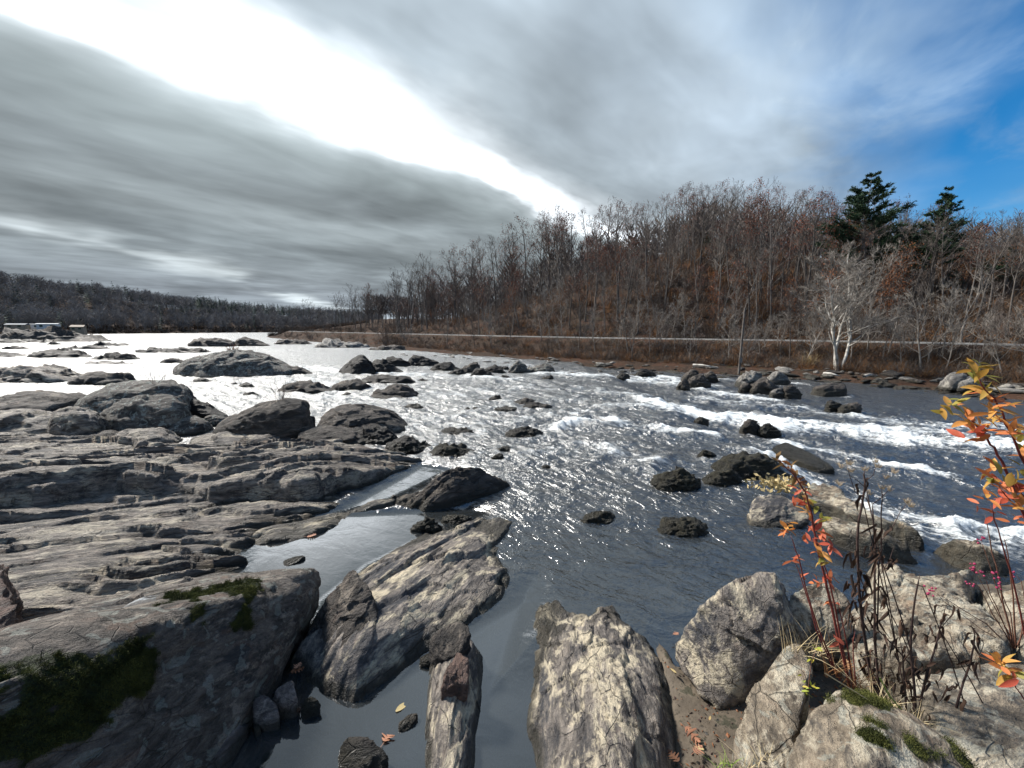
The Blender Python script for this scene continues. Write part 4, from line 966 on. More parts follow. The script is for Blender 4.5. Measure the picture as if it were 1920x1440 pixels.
# stones along the far bank
rng = random.Random(11); nrg = np.random.RandomState(5)
PROTO = []
for i in range(10):
    e = np.array((rng.uniform(.8, 1.2), rng.uniform(.6, .9), rng.uniform(.3, .6)))
    pts = nrg.normal(size=(13, 3)); pts /= np.linalg.norm(pts, axis=1)[:, None]; pts = pts * e * .5
    PROTO.append([boulder_mesh('bank_stone', pts, 0, M[x_], sub=3, amp=.06, p=18)[0] for x_ in (('far', 'dark')[i % 3 == 0],)][0])
def bank_ti(px):                             # index on BANK seen at picture column px
    a = (px - CX) / F_PX
    return float(np.argmin(np.abs(BANK[:, 0] / np.maximum(BANK[:, 1], 1) - a) + (BANK[:, 1] < 8) * 99))
LBL = [(1860, 'at the right edge of the far bank'), (1770, 'around the big round bank boulder'), (1690, 'right of the sycamore on the far bank'), (1600, 'just right of the sycamore foot'), (1540, 'in front of the sycamore'), (1480, 'below the straw grass clump'),
       (1400, 'right of the utility pole foot'), (1330, 'below the utility pole'), (1240, 'left of the utility pole on the far bank'), (1150, 'on the far bank behind the upper riffle'), (1050, 'on the far bank right of the midstream cluster'), (950, 'on the far bank behind the jagged cluster'), (0, 'on the distant upstream end of the far bank')]
for n_ in range(280):
    pxx = rng.choice([rng.uniform(820, 1300), rng.uniform(1200, 1960), rng.uniform(1380, 1960)])
    t_ = bank_ti(pxx) + rng.uniform(-.5, .5)
    s_ = rng.uniform(-2.4, 2.0) if pxx > 1380 else rng.uniform(-6.5, 1.0)
    q = bank_point(t_, s_)[0]; sc = rng.choice([.3, .4, .5, .65, .85]) * rng.uniform(.8, 1.3)
    big = 1.5 if (pxx > 1380 and rng.random() < .35) else 1.0
    z_ = max(q[2], -.28 if pxx > 1150 else -.05); pi = rng.randrange(10)
    o = obj('bank_stone', PROTO[pi], (q[0], q[1], z_ + sc * .05), (rng.uniform(-.15, .15), rng.uniform(-.15, .15), rng.uniform(0, 6.28)), (sc * 1.6 * big, sc * 1.1, sc * .8))
    lab = '%s %s %s %s' % ('small' if sc < .42 else 'medium' if sc < .7 else 'large', 'dark' if pi % 3 == 0 else 'pale', 'flat stone' if big > 1 else 'stone', next(l for a_, l in LBL if pxx >= a_))
    lab += ', at the waterline' if s_ < 0 else ', up on the bank'
    tag(o, lab, 'stone', 'stones along the far bank')
for (x0, x1, yt, yb, lb) in [(1778, 1818, 697, 722, 'big round boulder on the far bank behind the orange shrub, left of a pair'), (1800, 1842, 706, 724, 'tan boulder in front of the big round one on the far bank'), (1836, 1858, 700, 716, 'small boulder peeping out right of the orange shrub tip on the far bank')]:
    standing('bank_boulder', lb, hump(x0, x1, yt, yb, .5, .8), yb, .8, M['far'], sub=4, spot=False, z0=.25)
build_river()
# ------------------------------------------------------------------ trees
class Tubes:
    def __init__(self): self.V = []; self.F = []; self.MI = []
    def tube(self, pts, rad, sides, mi=0, tip=True):
        n0 = len(self.V); m = len(pts)
        for i, p in enumerate(pts):
            d = (pts[min(i + 1, m - 1)] - pts[max(i - 1, 0)]); d = nrm(d)
            a = xp(d, (0, 0, 1.) if abs(d[2]) < .9 else (1., 0, 0)); a = nrm(a); b = xp(d, a)
            if tip and i == m - 1: self.V.append(p); break
            for j in range(sides):
                t_ = 6.28318 * j / sides
                self.V.append(p + rad[i] * (a * math.cos(t_) + b * math.sin(t_)))
        for i in range(m - 1):
            for j in range(sides):
                j2 = (j + 1) % sides; r0 = n0 + i * sides
                if tip and i == m - 2: self.F.append((r0 + j, r0 + j2, n0 + (m - 1) * sides)); self.MI.append(mi)
                else: self.F.append((r0 + j, r0 + j2, r0 + sides + j2, r0 + sides + j)); self.MI.append(mi)
    def tri(self, a, b, c, mi=0):
        n = len(self.V); self.V += [a, b, c]; self.F.append((n, n + 1, n + 2)); self.MI.append(mi)
    def quad(self, a, b, c, d, mi=0):
        n = len(self.V); self.V += [a, b, c, d]; self.F.append((n, n + 1, n + 2, n + 3)); self.MI.append(mi)
    def mesh(self, name, mats, smooth=True): return new_mesh(name, np.array(self.V), self.F, mats, smooth, self.MI)
def nrm(v): return v / (math.sqrt(v[0] * v[0] + v[1] * v[1] + v[2] * v[2]) + 1e-9)
def xp(a, b): return np.array((a[1] * b[2] - a[2] * b[1], a[2] * b[0] - a[0] * b[2], a[0] * b[1] - a[1] * b[0]))
def walk(rg, p, d, L, n, wob, up):
    pts = [p]; step = L / n
    for i in range(n):
        d = nrm(d + rg.normal(size=3) * wob + np.array((0, 0, up)))
        p = p + d * step; pts.append(p)
    return pts
def side_dir(rg, d, ang, az=None):
    a = nrm(xp(d, (0.13, .2, 1.))); b = xp(d, a)
    t_ = rg.uniform(0, 6.283) if az is None else az
    return nrm(d * math.cos(ang) + (a * math.cos(t_) + b * math.sin(t_)) * math.sin(ang))
def bare_tree(seed, H=14., r0=.17, first=.42, limbs=13, spread=.33, ang=(.55, 1.0), leaf=0, stems=1, up=.10, twig=1.0, lean=.04, mats=('bark', 'twig', 'russet'), wob=.07, leafsize=.16):
    """returns (trunk mesh, crown mesh): trunk with limbs, crown of fine twigs and any leaves still hanging"""
    rg = np.random.RandomState(seed); T_, C = Tubes(), Tubes()
    def leaves(p, n):
        for _ in range(n):
            c = p + rg.normal(size=3) * .22; a = nrm(rg.normal(size=3)) * leafsize * rg.uniform(.6, 1.2); b = nrm(rg.normal(size=3)) * leafsize * .6
            C.quad(c - a * .5, c + b * .5, c + a * .5, c - b * .5, 1)
    for s_ in range(stems):
        az = s_ * 2.2 + rg.uniform(0, 1)
        d0 = nrm(np.array((math.cos(az) * (.20 if stems > 1 else lean), math.sin(az) * (.20 if stems > 1 else lean), 1.)))
        Hs = H * (1 if s_ == 0 else rg.uniform(.75, .95))
        tr = walk(rg, np.array((math.cos(az), math.sin(az), 0)) * (.18 * (stems > 1)) + np.array((0, 0, -.3)), d0, Hs * .92, 10, wob * .6, .05)
        rr = [r0 * (1 - .86 * (i / 10) ** .9) * (1.35 if i == 0 else 1) for i in range(11)]
        T_.tube(tr, rr, 6)
        for li in range(limbs):
            f = first + (1 - first) * ((li + rg.uniform(0, .8)) / limbs) * .98
            x = f * 10; i = min(int(x), 9); p = tr[i] + (tr[i + 1] - tr[i]) * (x - i); td = nrm(tr[i + 1] - tr[i])
            L = H * spread * (1.05 - .62 * (f - first) / (1 - first)) * rg.uniform(.7, 1.2)
            ld = side_dir(rg, td, rg.uniform(*ang) * (1.1 - .45 * (f - first)), li * 2.4 + rg.uniform(-.5, .5))
            lp = walk(rg, p, ld, L, 6, wob * 1.8, up); lr = min(rr[i] * .62, r0 * .42)
            T_.tube(lp, [lr * (1 - .85 * q / 6) for q in range(7)], 4)
            for bi in range(int(7 * twig)):
                g = rg.uniform(.22, 1.0); x2 = g * 6; j = min(int(x2), 5); p2 = lp[j] + (lp[j + 1] - lp[j]) * (x2 - j)
                L2 = L * rg.uniform(.25, .5) * (1.15 - .5 * g)
                bp = walk(rg, p2, side_dir(rg, nrm(lp[j + 1] - lp[j]), rg.uniform(.45, .9)), L2, 3, .16, up * 1.2)
                C.tube(bp, [max(lr * .34 * (1 - .6 * q / 3), .011) for q in range(4)], 3)
                for ci in range(int(5 * twig)):
                    h_ = rg.uniform(.2, 1.0); x3 = h_ * 3; m_ = min(int(x3), 2); p3 = bp[m_] + (bp[m_ + 1] - bp[m_]) * (x3 - m_)
                    L3 = max(L2 * rg.uniform(.3, .55), .35)
                    td3 = side_dir(rg, nrm(bp[m_ + 1] - bp[m_]), rg.uniform(.35, .8))
                    cp = walk(rg, p3, td3, L3, 2, .18, up)
                    C.tube(cp, [.012, .008, .004], 3)
                    for di in range(3):
                        p4 = cp[di % 2] + (cp[di % 2 + 1] - cp[di % 2]) * rg.uniform(0, 1)
                        e = p4 + side_dir(rg, td3, rg.uniform(.3, .8)) * L3 * rg.uniform(.35, .6); w_ = np.array((.007, .004, 0))
                        C.tri(p4 - w_, p4 + w_, e, 0)
                    if leaf and rg.rand() < .8: leaves(cp[2], rg.poisson(leaf))
    return T_.mesh('trunk', [M[mats[0]]]), C.mesh('crown', [M[mats[1]], M[mats[2]]], smooth=False)
def pine(seed, H=16., whorls=17, base=.28, spread=.22, dense=1.0, droop=-.02, nl=.34):
    rg = np.random.RandomState(seed); T_, C = Tubes(), Tubes()
    tr = walk(rg, np.array((0, 0, -.3)), np.array((0, 0, 1.)), H, 10, .015, .1)
    T_.tube(tr, [.21 * (1 - .92 * i / 10) for i in range(11)], 6)
    for w_ in range(whorls):
        f = base + (1 - base) * (w_ + rg.uniform(-.3, .3)) / whorls; f = min(max(f, base * .9), .985)
        x = f * 10; i = min(int(x), 9); p = tr[i] + (tr[i + 1] - tr[i]) * (x - i)
        env = H * spread * (min((1 - f) * 1.9 + .10, 1.0)) * (.72 + .28 * min(1, (f - base) * 6 + .3))
        for b in range(rg.randint(4, 7)):
            if rg.rand() < .12: continue
            az = rg.uniform(0, 6.283); L = env * rg.uniform(.6, 1.15)
            d = nrm(np.array((math.cos(az), math.sin(az), .25 + .55 * f)))
            bp = walk(rg, p, d, L, 5, .07, droop)
            T_.tube(bp, [.035 * (1 - .8 * q / 5) for q in range(6)], 3)
            n = int(L * 7 * dense) + 3
            for q in range(n):
                g = rg.uniform(.28, 1.0); x2 = g * 5; j = min(int(x2), 4); p2 = bp[j] + (bp[j + 1] - bp[j]) * (x2 - j)
                sd_ = side_dir(rg, nrm(bp[j + 1] - bp[j]), rg.uniform(.4, 1.1)); sd_[2] = sd_[2] * .4 + .16
                e = p2 + nrm(sd_) * L * .28 * rg.uniform(.5, 1.1) * (1.25 - .6 * g)
                for nn in range(int(9 * dense)):
                    c = p2 + (e - p2) * rg.uniform(.15, 1.05)
                    nd_ = nrm(sd_ + rg.normal(size=3) * .8 + np.array((0, 0, .25))) * nl * rg.uniform(.6, 1.1)
                    wv = nrm(xp(nd_, rg.normal(size=3))) * .05
                    C.tri(c - wv, c + wv, c + nd_, 0)
    return T_.mesh('trunk', [M['bark']]), C.mesh('crown', [M['needle']], smooth=False)
def plant_tree(meshes, loc, rz, sc, name, label, cat='tree', group=None, tilt=(0, 0)):
    e = bpy.data.objects.new(name, None); COL.objects.link(e); e.empty_display_size = .5
    e.location = loc; e.rotation_euler = (tilt[0], tilt[1], rz); e.scale = (sc, sc, sc) if not isinstance(sc, tuple) else sc
    tag(e, label, cat, group)
    for nm, me in zip(('trunk', 'crown'), meshes):
        obj(nm, me, parent=e)
    return e
TALL = [bare_tree(200 + i, H=15, r0=.165, first=[.52, .58, .46, .62, .5][i], limbs=[12, 11, 13, 10, 12][i], spread=[.28, .24, .31, .22, .29][i], twig=.8, ang=[(.5, .9), (.4, .75), (.6, 1.05), (.4, .8), (.5, 1.0)][i]) for i in range(5)]
RUSS = [bare_tree(230 + i, H=15, r0=.175, first=[.46, .54, .42][i], limbs=12, spread=[.30, .28, .33][i], twig=.8, leaf=[2.6, 1.6, 3.4][i], leafsize=.21, ang=(.5, 1.0)) for i in range(3)]
UNDER = [bare_tree(250 + i, H=7, r0=.07, first=.25, limbs=11, spread=.36, ang=(.5, 1.0), twig=.9, wob=.11, mats=('bark', 'twig', 'orangeleaf'), leaf=[0, 0, 3.5, 0][i], leafsize=.15) for i in range(4)]
GREYB = [bare_tree(270 + i, H=8, r0=.085, first=.22, limbs=13, spread=.42, ang=(.55, 1.1), twig=1.0, wob=.12, mats=('paletwig', 'paletwig', 'russet'), stems=[1, 2, 1][i]) for i in range(3)]
PINES = [pine(290, 18, 24, .26, .29, 1.5), pine(291, 15, 19, .34, .21, 1.15), pine(292, 9, 14, .10, .26, 1.2)]
rng = random.Random(23)
ZONES = [(1845, 'at the right edge of the wood'), (1700, 'near the spire topped pine'), (1500, 'around the tall full pine'), (1330, 'above the utility pole'),
         (1200, 'right of the middle of the hill'), (1060, 'in the middle of the hill'), (920, 'left of the middle of the hill'), (780, 'on the falling left half of the hill'), (660, 'near the left end of the hill'), (0, 'at the low left end of the hill')]
def zone(pxx): return next(l for a_, l in ZONES if pxx >= a_)
SKY_X = [500, 560, 600, 700, 840, 1000, 1130, 1340, 1450, 1550, 1700, 1800, 1900, 2050]
SKY_Y = [585, 548, 528, 484, 464, 414, 390, 334, 346, 362, 380, 390, 398, 410]
def px_of(q): return CX + F_PX * q[0] / max(q[1], .1)
def sky_H(q, pxx): return Q(pxx, float(np.interp(pxx, SKY_X, SKY_Y)), q[1])[2] - q[2]
def add_tree(meshes, q, H, base_H, name, label, group, sink=.15, rg=rng):
    sc = H / base_H
    plant_tree(meshes, (q[0], q[1], q[2] - sink), rg.uniform(0, 6.28), (sc * rg.uniform(.85, 1.15), sc * rg.uniform(.85, 1.15), sc), name, label, 'tree', group, (rg.uniform(-.06, .06), rg.uniform(-.06, .06)))
placed = []
IDX = np.arange(len(BANK), dtype=float)
def spot_at(pxx, s_):                        # bank index whose point s_ metres behind the water is seen at column pxx
    q = bank_xy(IDX, np.full(len(IDX), s_)); c = np.where(q[:, 1] > 7, CX + F_PX * q[:, 0] / np.maximum(q[:, 1], 1), 1e6)
    j = int(np.argmin(np.abs(c - pxx)))
    return min(max(j + rng.uniform(-.6, .6), 0), len(BANK) - 1.01)
def scatter(n, srange, prange, pick, gap, tries=6000):
    k_ = 0
    for _ in range(tries):
        if k_ >= n: break
        pxx = rng.uniform(*prange); s_ = rng.uniform(*srange); t_ = spot_at(pxx, s_); q = bank_xy(np.array([t_]), np.array([s_]))[0]
        if q[1] < 7: continue
        g = gap * min(1.0, .45 + q[1] / 110)
        if any((a_[0] - q[0]) ** 2 + (a_[1] - q[1]) ** 2 < g * g for a_ in placed): continue
        q = bank_point(t_, s_)[0]; placed.append(q); pick(q, s_, px_of(q)); k_ += 1
def left_pick(q, s_, pxx):
    add_tree(rng.choice(TALL), q, min(max(5, sky_H(q, pxx) * rng.uniform(.7, 1.05)), 19), 15, 'bare_tree', 'grey bare tree in the thin wood %s' % zone(pxx), 'bare trees at the left end of the hill')
scatter(52, (10, 52), (560, 800), left_pick, 1.8)
TR = (bank_ti(1990), bank_ti(560)); TR = (min(TR) - 6, max(TR))
def crest_pick(q, s_, pxx):
    russ = rng.random() < (.06 if pxx < 800 else .35 if pxx < 1150 else .6 if pxx < 1560 else .12)
    H = min(max(6, sky_H(q, pxx) * rng.uniform(.94, 1.12) * (1.06 if pxx < 1150 else 1)), 23)
    if russ: add_tree(rng.choice(RUSS), q, H, 15, 'oak_tree', 'tall oak with russet leaves on the ridge %s' % zone(pxx), 'oaks along the ridge')
    else: add_tree(rng.choice(TALL), q, H, 15, 'bare_tree', 'tall bare tree on the ridge %s' % zone(pxx), 'bare trees along the ridge')
scatter(130, (36, 56), (600, 2000), crest_pick, 2.0)
def slope_pick(q, s_, pxx):
    r_ = rng.random(); top = max(4, sky_H(q, pxx) * .96); H = min(rng.uniform(8, 14), top)
    if r_ < .12 and pxx > 760: add_tree(rng.choice(RUSS), q, H, 15, 'oak_tree', 'russet leaved oak on the slope %s' % zone(pxx), 'oaks on the slope')
    elif r_ < .22 and pxx > 700: add_tree(UNDER[2], q, min(rng.uniform(4, 7), top), 7, 'small_tree', 'small tree holding rusty leaves on the slope %s' % zone(pxx), 'rusty understory trees')
    elif r_ < .42: add_tree(rng.choice(UNDER[:2] + UNDER[3:]), q, min(rng.uniform(5, 8), top), 7, 'small_tree', 'thin bare understory tree on the slope %s' % zone(pxx), 'bare understory trees')
    else: add_tree(rng.choice(TALL), q, H, 15, 'bare_tree', 'slender bare tree on the slope %s' % zone(pxx), 'bare trees on the slope')
scatter(230, (14.5, 38), (590, 2010), slope_pick, 1.5)
def mid_pick(q, s_, pxx):
    top = max(4, sky_H(q, pxx) * .9); r_ = rng.random()
    if r_ < .3: add_tree(rng.choice(GREYB), q, min(rng.uniform(5, 9), top), 8, 'grey_tree', 'broad grey twiggy tree on the slope %s' % zone(pxx), 'grey trees on the slope')
    elif r_ < .5: add_tree(rng.choice(RUSS), q, min(rng.uniform(8, 13), top), 15, 'oak_tree', 'russet leaved oak on the slope %s' % zone(pxx), 'oaks on the slope')
    else: add_tree(rng.choice(UNDER), q, min(rng.uniform(5, 8), top), 7, 'small_tree', 'thin understory tree low on the slope %s' % zone(pxx), 'low understory trees')
scatter(75, (13.5, 34), (860, 1700), mid_pick, 1.3)
def bank_pick(q, s_, pxx):
    if rng.random() < .55: add_tree(rng.choice(GREYB), q, rng.uniform(3.5, 6.5), 8, 'bare_tree', 'pale grey bare tree between road and river %s' % zone(pxx), 'bare trees along the river bank')
    else: add_tree(rng.choice(UNDER[:2] + UNDER[3:]), q, rng.uniform(3.5, 7), 7, 'small_tree', 'dark bare tree between road and river %s' % zone(pxx), 'dark trees along the river bank')
scatter(62, (2.4, 7.2), (640, 2000), bank_pick, 1.5)
def point_pick(q, s_, pxx):
    add_tree(rng.choice(TALL + GREYB[:1]), q, min(rng.uniform(6, 12), max(4, sky_H(q, pxx))), 14, 'bare_tree', 'thin bare tree on the low point at the river bend', 'bare trees on the low point')
scatter(24, (2, 34), (515, 690), point_pick, 2.0)
# single trees one can name
def at_px(px_, s_): return bank_ti(px_), s_
def tree_at(meshes, pxx, pyb, z, H, base_H, name, label, rz=0., tilt=(0, 0), wid=1.0):
    q = P(pxx, pyb, z); sc = H / base_H
    return plant_tree(meshes, (q[0], q[1], z - .2), rz, (sc * wid, sc * wid, sc), name, label, 'tree', None, tilt)
SYC = bare_tree(317, H=12, r0=.12, first=.26, limbs=14, spread=.30, ang=(.5, 1.0), stems=3, up=.10, twig=1.7, wob=.13, mats=('palebark', 'paletwig', 'russet'))
tree_at(SYC, 1572, 693, .35, 10.6, 12, 'sycamore_tree', 'white barked sycamore with several trunks on the far bank', rz=1.2, wid=1.25)
def ridge_tree(meshes, pxx, dist, ptop, base_H, name, label, wid=1.0, H=None):
    # stands on the hill at a given distance, tall enough to reach its height in the view
    x, y = float(Q(pxx, ptop, dist)[0]), dist
    i = np.argmin(((BANK - np.array((x, y))) ** 2).sum(1)); s_ = float((np.array((x, y)) - BANK[i]) @ BN[i])
    z = bank_point(i, s_)[0][2]; top = Q(pxx, ptop, y)[2]; sc = (top - z) / base_H
    return plant_tree(meshes, (x, y, z - .2), rng.uniform(0, 6), (sc * wid, sc * wid, sc), name, label)
ridge_tree(PINES[0], 1632, 47, 318, 18, 'pine_tree', 'tall full dark green pine rising above the ridge', 1.0)
ridge_tree(PINES[1], 1776, 42, 343, 15, 'pine_tree', 'thinner spire topped pine right of the tall full one', .95)
ridge_tree(PINES[2], 1905, 42, 452, 9, 'evergreen_tree', 'dark evergreen at the right edge of the wood', 1.3)
ridge_tree(PINES[2], 1845, 46, 478, 9, 'evergreen_tree', 'dark evergreen below the spire topped pine', 1.25)
ridge_tree(PINES[2], 1790, 44, 500, 9, 'evergreen_tree', 'low evergreen among the trunks under the spire topped pine', 1.3)
ridge_tree(PINES[2], 1690, 50, 480, 9, 'evergreen_tree', 'dark evergreen below the gap between the two pines', 1.2)
ridge_tree(PINES[2], 1590, 58, 410, 9, 'evergreen_tree', 'evergreen leaning against the left side of the tall pine', 1.0)
ridge_tree(PINES[2], 1545, 62, 470, 9, 'evergreen_tree', 'short evergreen among bare trunks left of the tall pine', 1.2)
ridge_tree(PINES[2], 1330, 74, 430, 9, 'evergreen_tree', 'dark evergreen behind the oaks on the crest', .9)
ridge_tree(PINES[2], 1290, 76, 440, 9, 'evergreen_tree', 'smaller dark evergreen left of the crest evergreen', .8)
ridge_tree(UNDER[2], 1292, 70, 420, 7, 'small_tree', 'bright rust orange tree under the crest oaks', 1.0)
ridge_tree(UNDER[2], 1140, 72, 480, 7, 'small_tree', 'rust orange tree below the ridge in the middle of the hill', 1.2)
ridge_tree(UNDER[2], 1590, 48, 420, 7, 'small_tree', 'reddish leaved tree at the foot of the tall pine', 1.0)
# utility pole and snag
tb = Tubes(); tb.tube([np.array((0, 0, -.4)), np.array((0.02, 0, 2.4)), np.array((0.05, 0, 4.6))], [.085, .08, .07], 8, tip=False)
q = P(1386, 692, .4); e = bpy.data.objects.new('utility_pole', None); COL.objects.link(e); e.location = q; tag(e, 'grey wooden utility pole standing left of the sycamore', 'pole')
obj('pole', tb.mesh('pole', [M['bark']]), parent=e)
tb = Tubes(); tb.quad(*[np.array(a) for a in ((-.13, -.12, .5), (.13, -.12, .5), (.13, -.12, .9), (-.13, -.12, .9))]); obj('marker_plate', tb.mesh('plate', [M['paletwig']]), parent=e)
tb = Tubes(); tb.tube([np.array((0, 0, -.3)), np.array((.12, 0, 1.3)), np.array((.1, .1, 2.6)), np.array((.35, .1, 3.9)), np.array((.3, .1, 4.3))], [.16, .14, .12, .10, .05], 6)
q = P(1797, 660, 1.6); o = obj('dead_snag', tb.mesh('snag', [M['paletwig']]), q, scale=(.6, .6, .62)); tag(o, 'broken pale dead trunk standing by the road at the right', 'tree')

# brush: thickets nobody could count
def brush_proto(seed, H, n, w, mi=0):
    rg = np.random.RandomState(seed); V = []; F = []
    for _ in range(n):
        a = rg.uniform(0, 6.28); b = np.array((math.cos(a), math.sin(a), 0)) * rg.uniform(0, .25) * H
        d = nrm(np.array((math.cos(a) * .5, math.sin(a) * .5, 1.)) + rg.normal(size=3) * .25); L = H * rg.uniform(.5, 1.1)
        p1 = b + d * L * .5; p2 = p1 + nrm(d + rg.normal(size=3) * .3) * L * .5
        wv = nrm(xp(d, rg.normal(size=3))) * w
        k_ = len(V); V += [b - wv, b + wv, p1 + wv * .7, p1 - wv * .7, p2]; F += [(k_, k_ + 1, k_ + 2), (k_, k_ + 2, k_ + 3), (k_ + 3, k_ + 2, k_ + 4)]
        for _2 in range(4):
            s0 = b + (p1 - b) * rg.uniform(.4, 1) if rg.rand() < .5 else p1 + (p2 - p1) * rg.uniform(0, .7)
            e2 = s0 + nrm(d + rg.normal(size=3) * .7) * L * rg.uniform(.2, .4); k_ = len(V)
            V += [s0 - wv * .6, s0 + wv * .6, e2]; F += [(k_, k_ + 1, k_ + 2)]
    return np.array(V), np.array(F)
def brush_mass(name, label, protos, spots, mats, cat='brush'):
    Vs, Fs, MI = [], [], []; n = 0
    for (q, sc, rz, pi, mi) in spots:
        V, F = protos[pi]; c, s_ = math.cos(rz), math.sin(rz)
        X = np.c_[V[:, 0] * c - V[:, 1] * s_, V[:, 0] * s_ + V[:, 1] * c, V[:, 2]] * sc + q
        Vs.append(X); Fs.append(F + n); n += len(V); MI.append(np.full(len(F), mi))
    me = new_mesh(name, np.concatenate(Vs), np.concatenate(Fs), mats, False, np.concatenate(MI))
    o = obj(name, me); o['kind'] = 'stuff'; tag(o, label, cat); return o
bp_ = [brush_proto(400 + i, 1.5, 18, .016) for i in range(6)]
def spots(n, srange, scr, mis, rg, tr=TR, lo=540, hi=2050):
    out = []
    Sx = np.array([rg.uniform(*srange) for _ in range(n)]); T_ = np.array([spot_at(rg.uniform(lo, hi), s_) for s_ in Sx])
    Qs = bank_point(T_, Sx)
    for q in Qs:
        pxx = px_of(q)
        if q[1] > 8 and lo < pxx < hi: out.append((q - np.array((0, 0, .05)), rg.uniform(*scr), rg.uniform(0, 6.28), rg.randrange(6), rg.choice(mis)))
    return out
rb = random.Random(77)
brush_mass('point_brush', 'brown thicket on the low point at the river bend', bp_, spots(900, (.5, 30), (.8, 1.9), [0, 1, 0], rb, lo=440, hi=760), [M['brush'], M['brushgrey']])
brush_mass('bank_brush', 'tangled brown brush on the embankment between river and road', bp_, spots(2600, (1.5, 6.8), (.35, .8), [0, 0, 1, 2], rb, lo=470), [M['brush'], M['brushgrey'], M['rustgrass']])
brush_mass('slope_brush', 'brown and grey undergrowth over the slope above the road', bp_, spots(3300, (12.8, 48), (.7, 1.8), [0, 0, 1, 2], rb, lo=470), [M['brush'], M['twig'], M['rustgrass']])
brush_mass('bank_grass', 'rusty dead grass along the foot of the far bank', bp_, spots(900, (1.2, 3.4), (.18, .4), [2, 2, 0], rb), [M['brush'], M['brushgrey'], M['rustgrass']], 'grass')
V, F = brush_proto(450, 1.3, 60, .02); q = P(1516, 688, .4)
o = obj('grass_clump', new_mesh('grass_clump', V, F, M['drygrass'], False), q); tag(o, 'straw coloured grass clump left of the sycamore foot', 'grass')
# driftwood on the far bank
for i, (a, b, lb) in enumerate([((1300, 684), (1350, 690), 'pale driftwood log on the far bank below the utility pole'), ((1545, 700), (1580, 706), 'pale driftwood stick below the sycamore'), ((1620, 706), (1645, 702), 'short driftwood stick right of the sycamore')]):
    p0, p1 = P(*a, .45), P(*b, .40); tb = Tubes(); m_ = (p0 + p1) / 2
    tb.tube([p0 - m_, (p0 - m_) * .3 + np.array((0, 0, .06)), p1 - m_], [.10, .09, .05], 6); o = obj('driftwood', tb.mesh('driftwood', [M['palebark']]), m_); tag(o, lb, 'driftwood')

# ------------------------------------------------------------------ the far shore, upstream left
def far_proto(seed, ever=False):
    rg = np.random.RandomState(seed); V = []; F = []
    if ever:
        for w_ in range(9):
            z = 3 + w_ * 1.35; r = (1 - w_ / 9.5) * 3.2
            for b in range(7):
                a = rg.uniform(0, 6.28); L = r * rg.uniform(.6, 1.1); k_ = len(V); d = np.array((math.cos(a), math.sin(a), 0)); n_ = np.array((-d[1], d[0], 0))
                V += [np.array((0, 0, z + .6)), d * L - n_ * L * .3 + np.array((0, 0, z)), d * L + n_ * L * .3 + np.array((0, 0, z - .3))]; F.append((k_, k_ + 1, k_ + 2))
    else:
        V += [np.array((-.18, 0, -1)), np.array((.18, 0, -1)), np.array((0, 0, 11.))]; F.append((0, 1, 2))
        V += [np.array((0, -.18, -1)), np.array((0, .18, -1)), np.array((0, 0, 11.))]; F.append((3, 4, 5))
        for b in range(70):
            z = rg.uniform(3.5, 11); a = rg.uniform(0, 6.28); L = (3.6 if z < 9 else 2.6) * rg.uniform(.5, 1.1); k_ = len(V)
            d = nrm(np.array((math.cos(a), math.sin(a), rg.uniform(.5, 1.5)))); n_ = nrm(xp(d, rg.normal(size=3))) * .13; o_ = np.array((math.cos(a), math.sin(a), 0)) * rg.uniform(0, 1.2)
            V += [np.array((0, 0, z)) + o_ - n_, np.array((0, 0, z)) + o_ + n_, np.array((0, 0, z)) + o_ + d * L]; F.append((k_, k_ + 1, k_ + 2))
    return np.array(V), np.array(F)
fp = [far_proto(500 + i) for i in range(5)] + [far_proto(510, True)]
sp_ = []; rf = random.Random(9)
_n = 5200; _t = np.array([rf.uniform(12, 112) for _ in range(_n)]); _s = np.array([rf.uniform(4, 175) for _ in range(_n)]); _q = far_point(_t, _s)
for s_, q in zip(_s, _q):
    if not (-60 < px_of(q) < 720): continue
    ev = rf.random() < (.10 if s_ > 40 else .05) or (rf.random() < .5 and 380 < px_of(q) < 560 and s_ > 60)
    sp_.append((q, rf.uniform(.8, 1.25) * (.9 if ev else 1), rf.uniform(0, 6.28), 5 if ev else rf.randrange(5), 1 if ev else 0))
brush_mass('far_wood', 'distant bare wood with scattered evergreens covering the far left hill', fp, sp_, [M['farwood'], M['farpine']], 'wood')
_q = far_point([rf.uniform(20, 112) for _ in range(900)], [rf.uniform(-1, 30) for _ in range(900)])
sp_ = [(q, rf.uniform(1.0, 2.4), rf.uniform(0, 6), rf.randrange(6), rf.choice([0, 0, 1])) for q in _q]
brush_mass('far_brush', 'brown scrub along the distant left shore', [(V_ * np.array((2, 2, 1)), F_) for V_, F_ in [brush_proto(420 + i, 1.6, 14, .10) for i in range(6)]], sp_, [M['brush'], M['brushgrey']])
sp_ = []
for _ in range(640):
    pxx = rf.uniform(640, 2060); s_ = rf.uniform(46, 74); q = bank_point(spot_at(pxx, s_), s_)[0]; h_ = sky_H(q, pxx)
    if h_ > 3: sp_.append((q, min(h_ / 12.5 * rf.uniform(.45, .92 if pxx < 1050 else .82), 1.5) * np.array((.8, .8, 1.)), rf.uniform(0, 6.28), rf.randrange(5), 0))
ridge_p = []
for V_, F_ in fp[:5]: ridge_p.append((np.c_[V_[:, 0], V_[:, 1], V_[:, 2]], F_))
brush_mass('ridge_wood', 'mass of bare twigs and trunks behind the ridge trees', ridge_p, sp_, [M['twig']], 'wood')
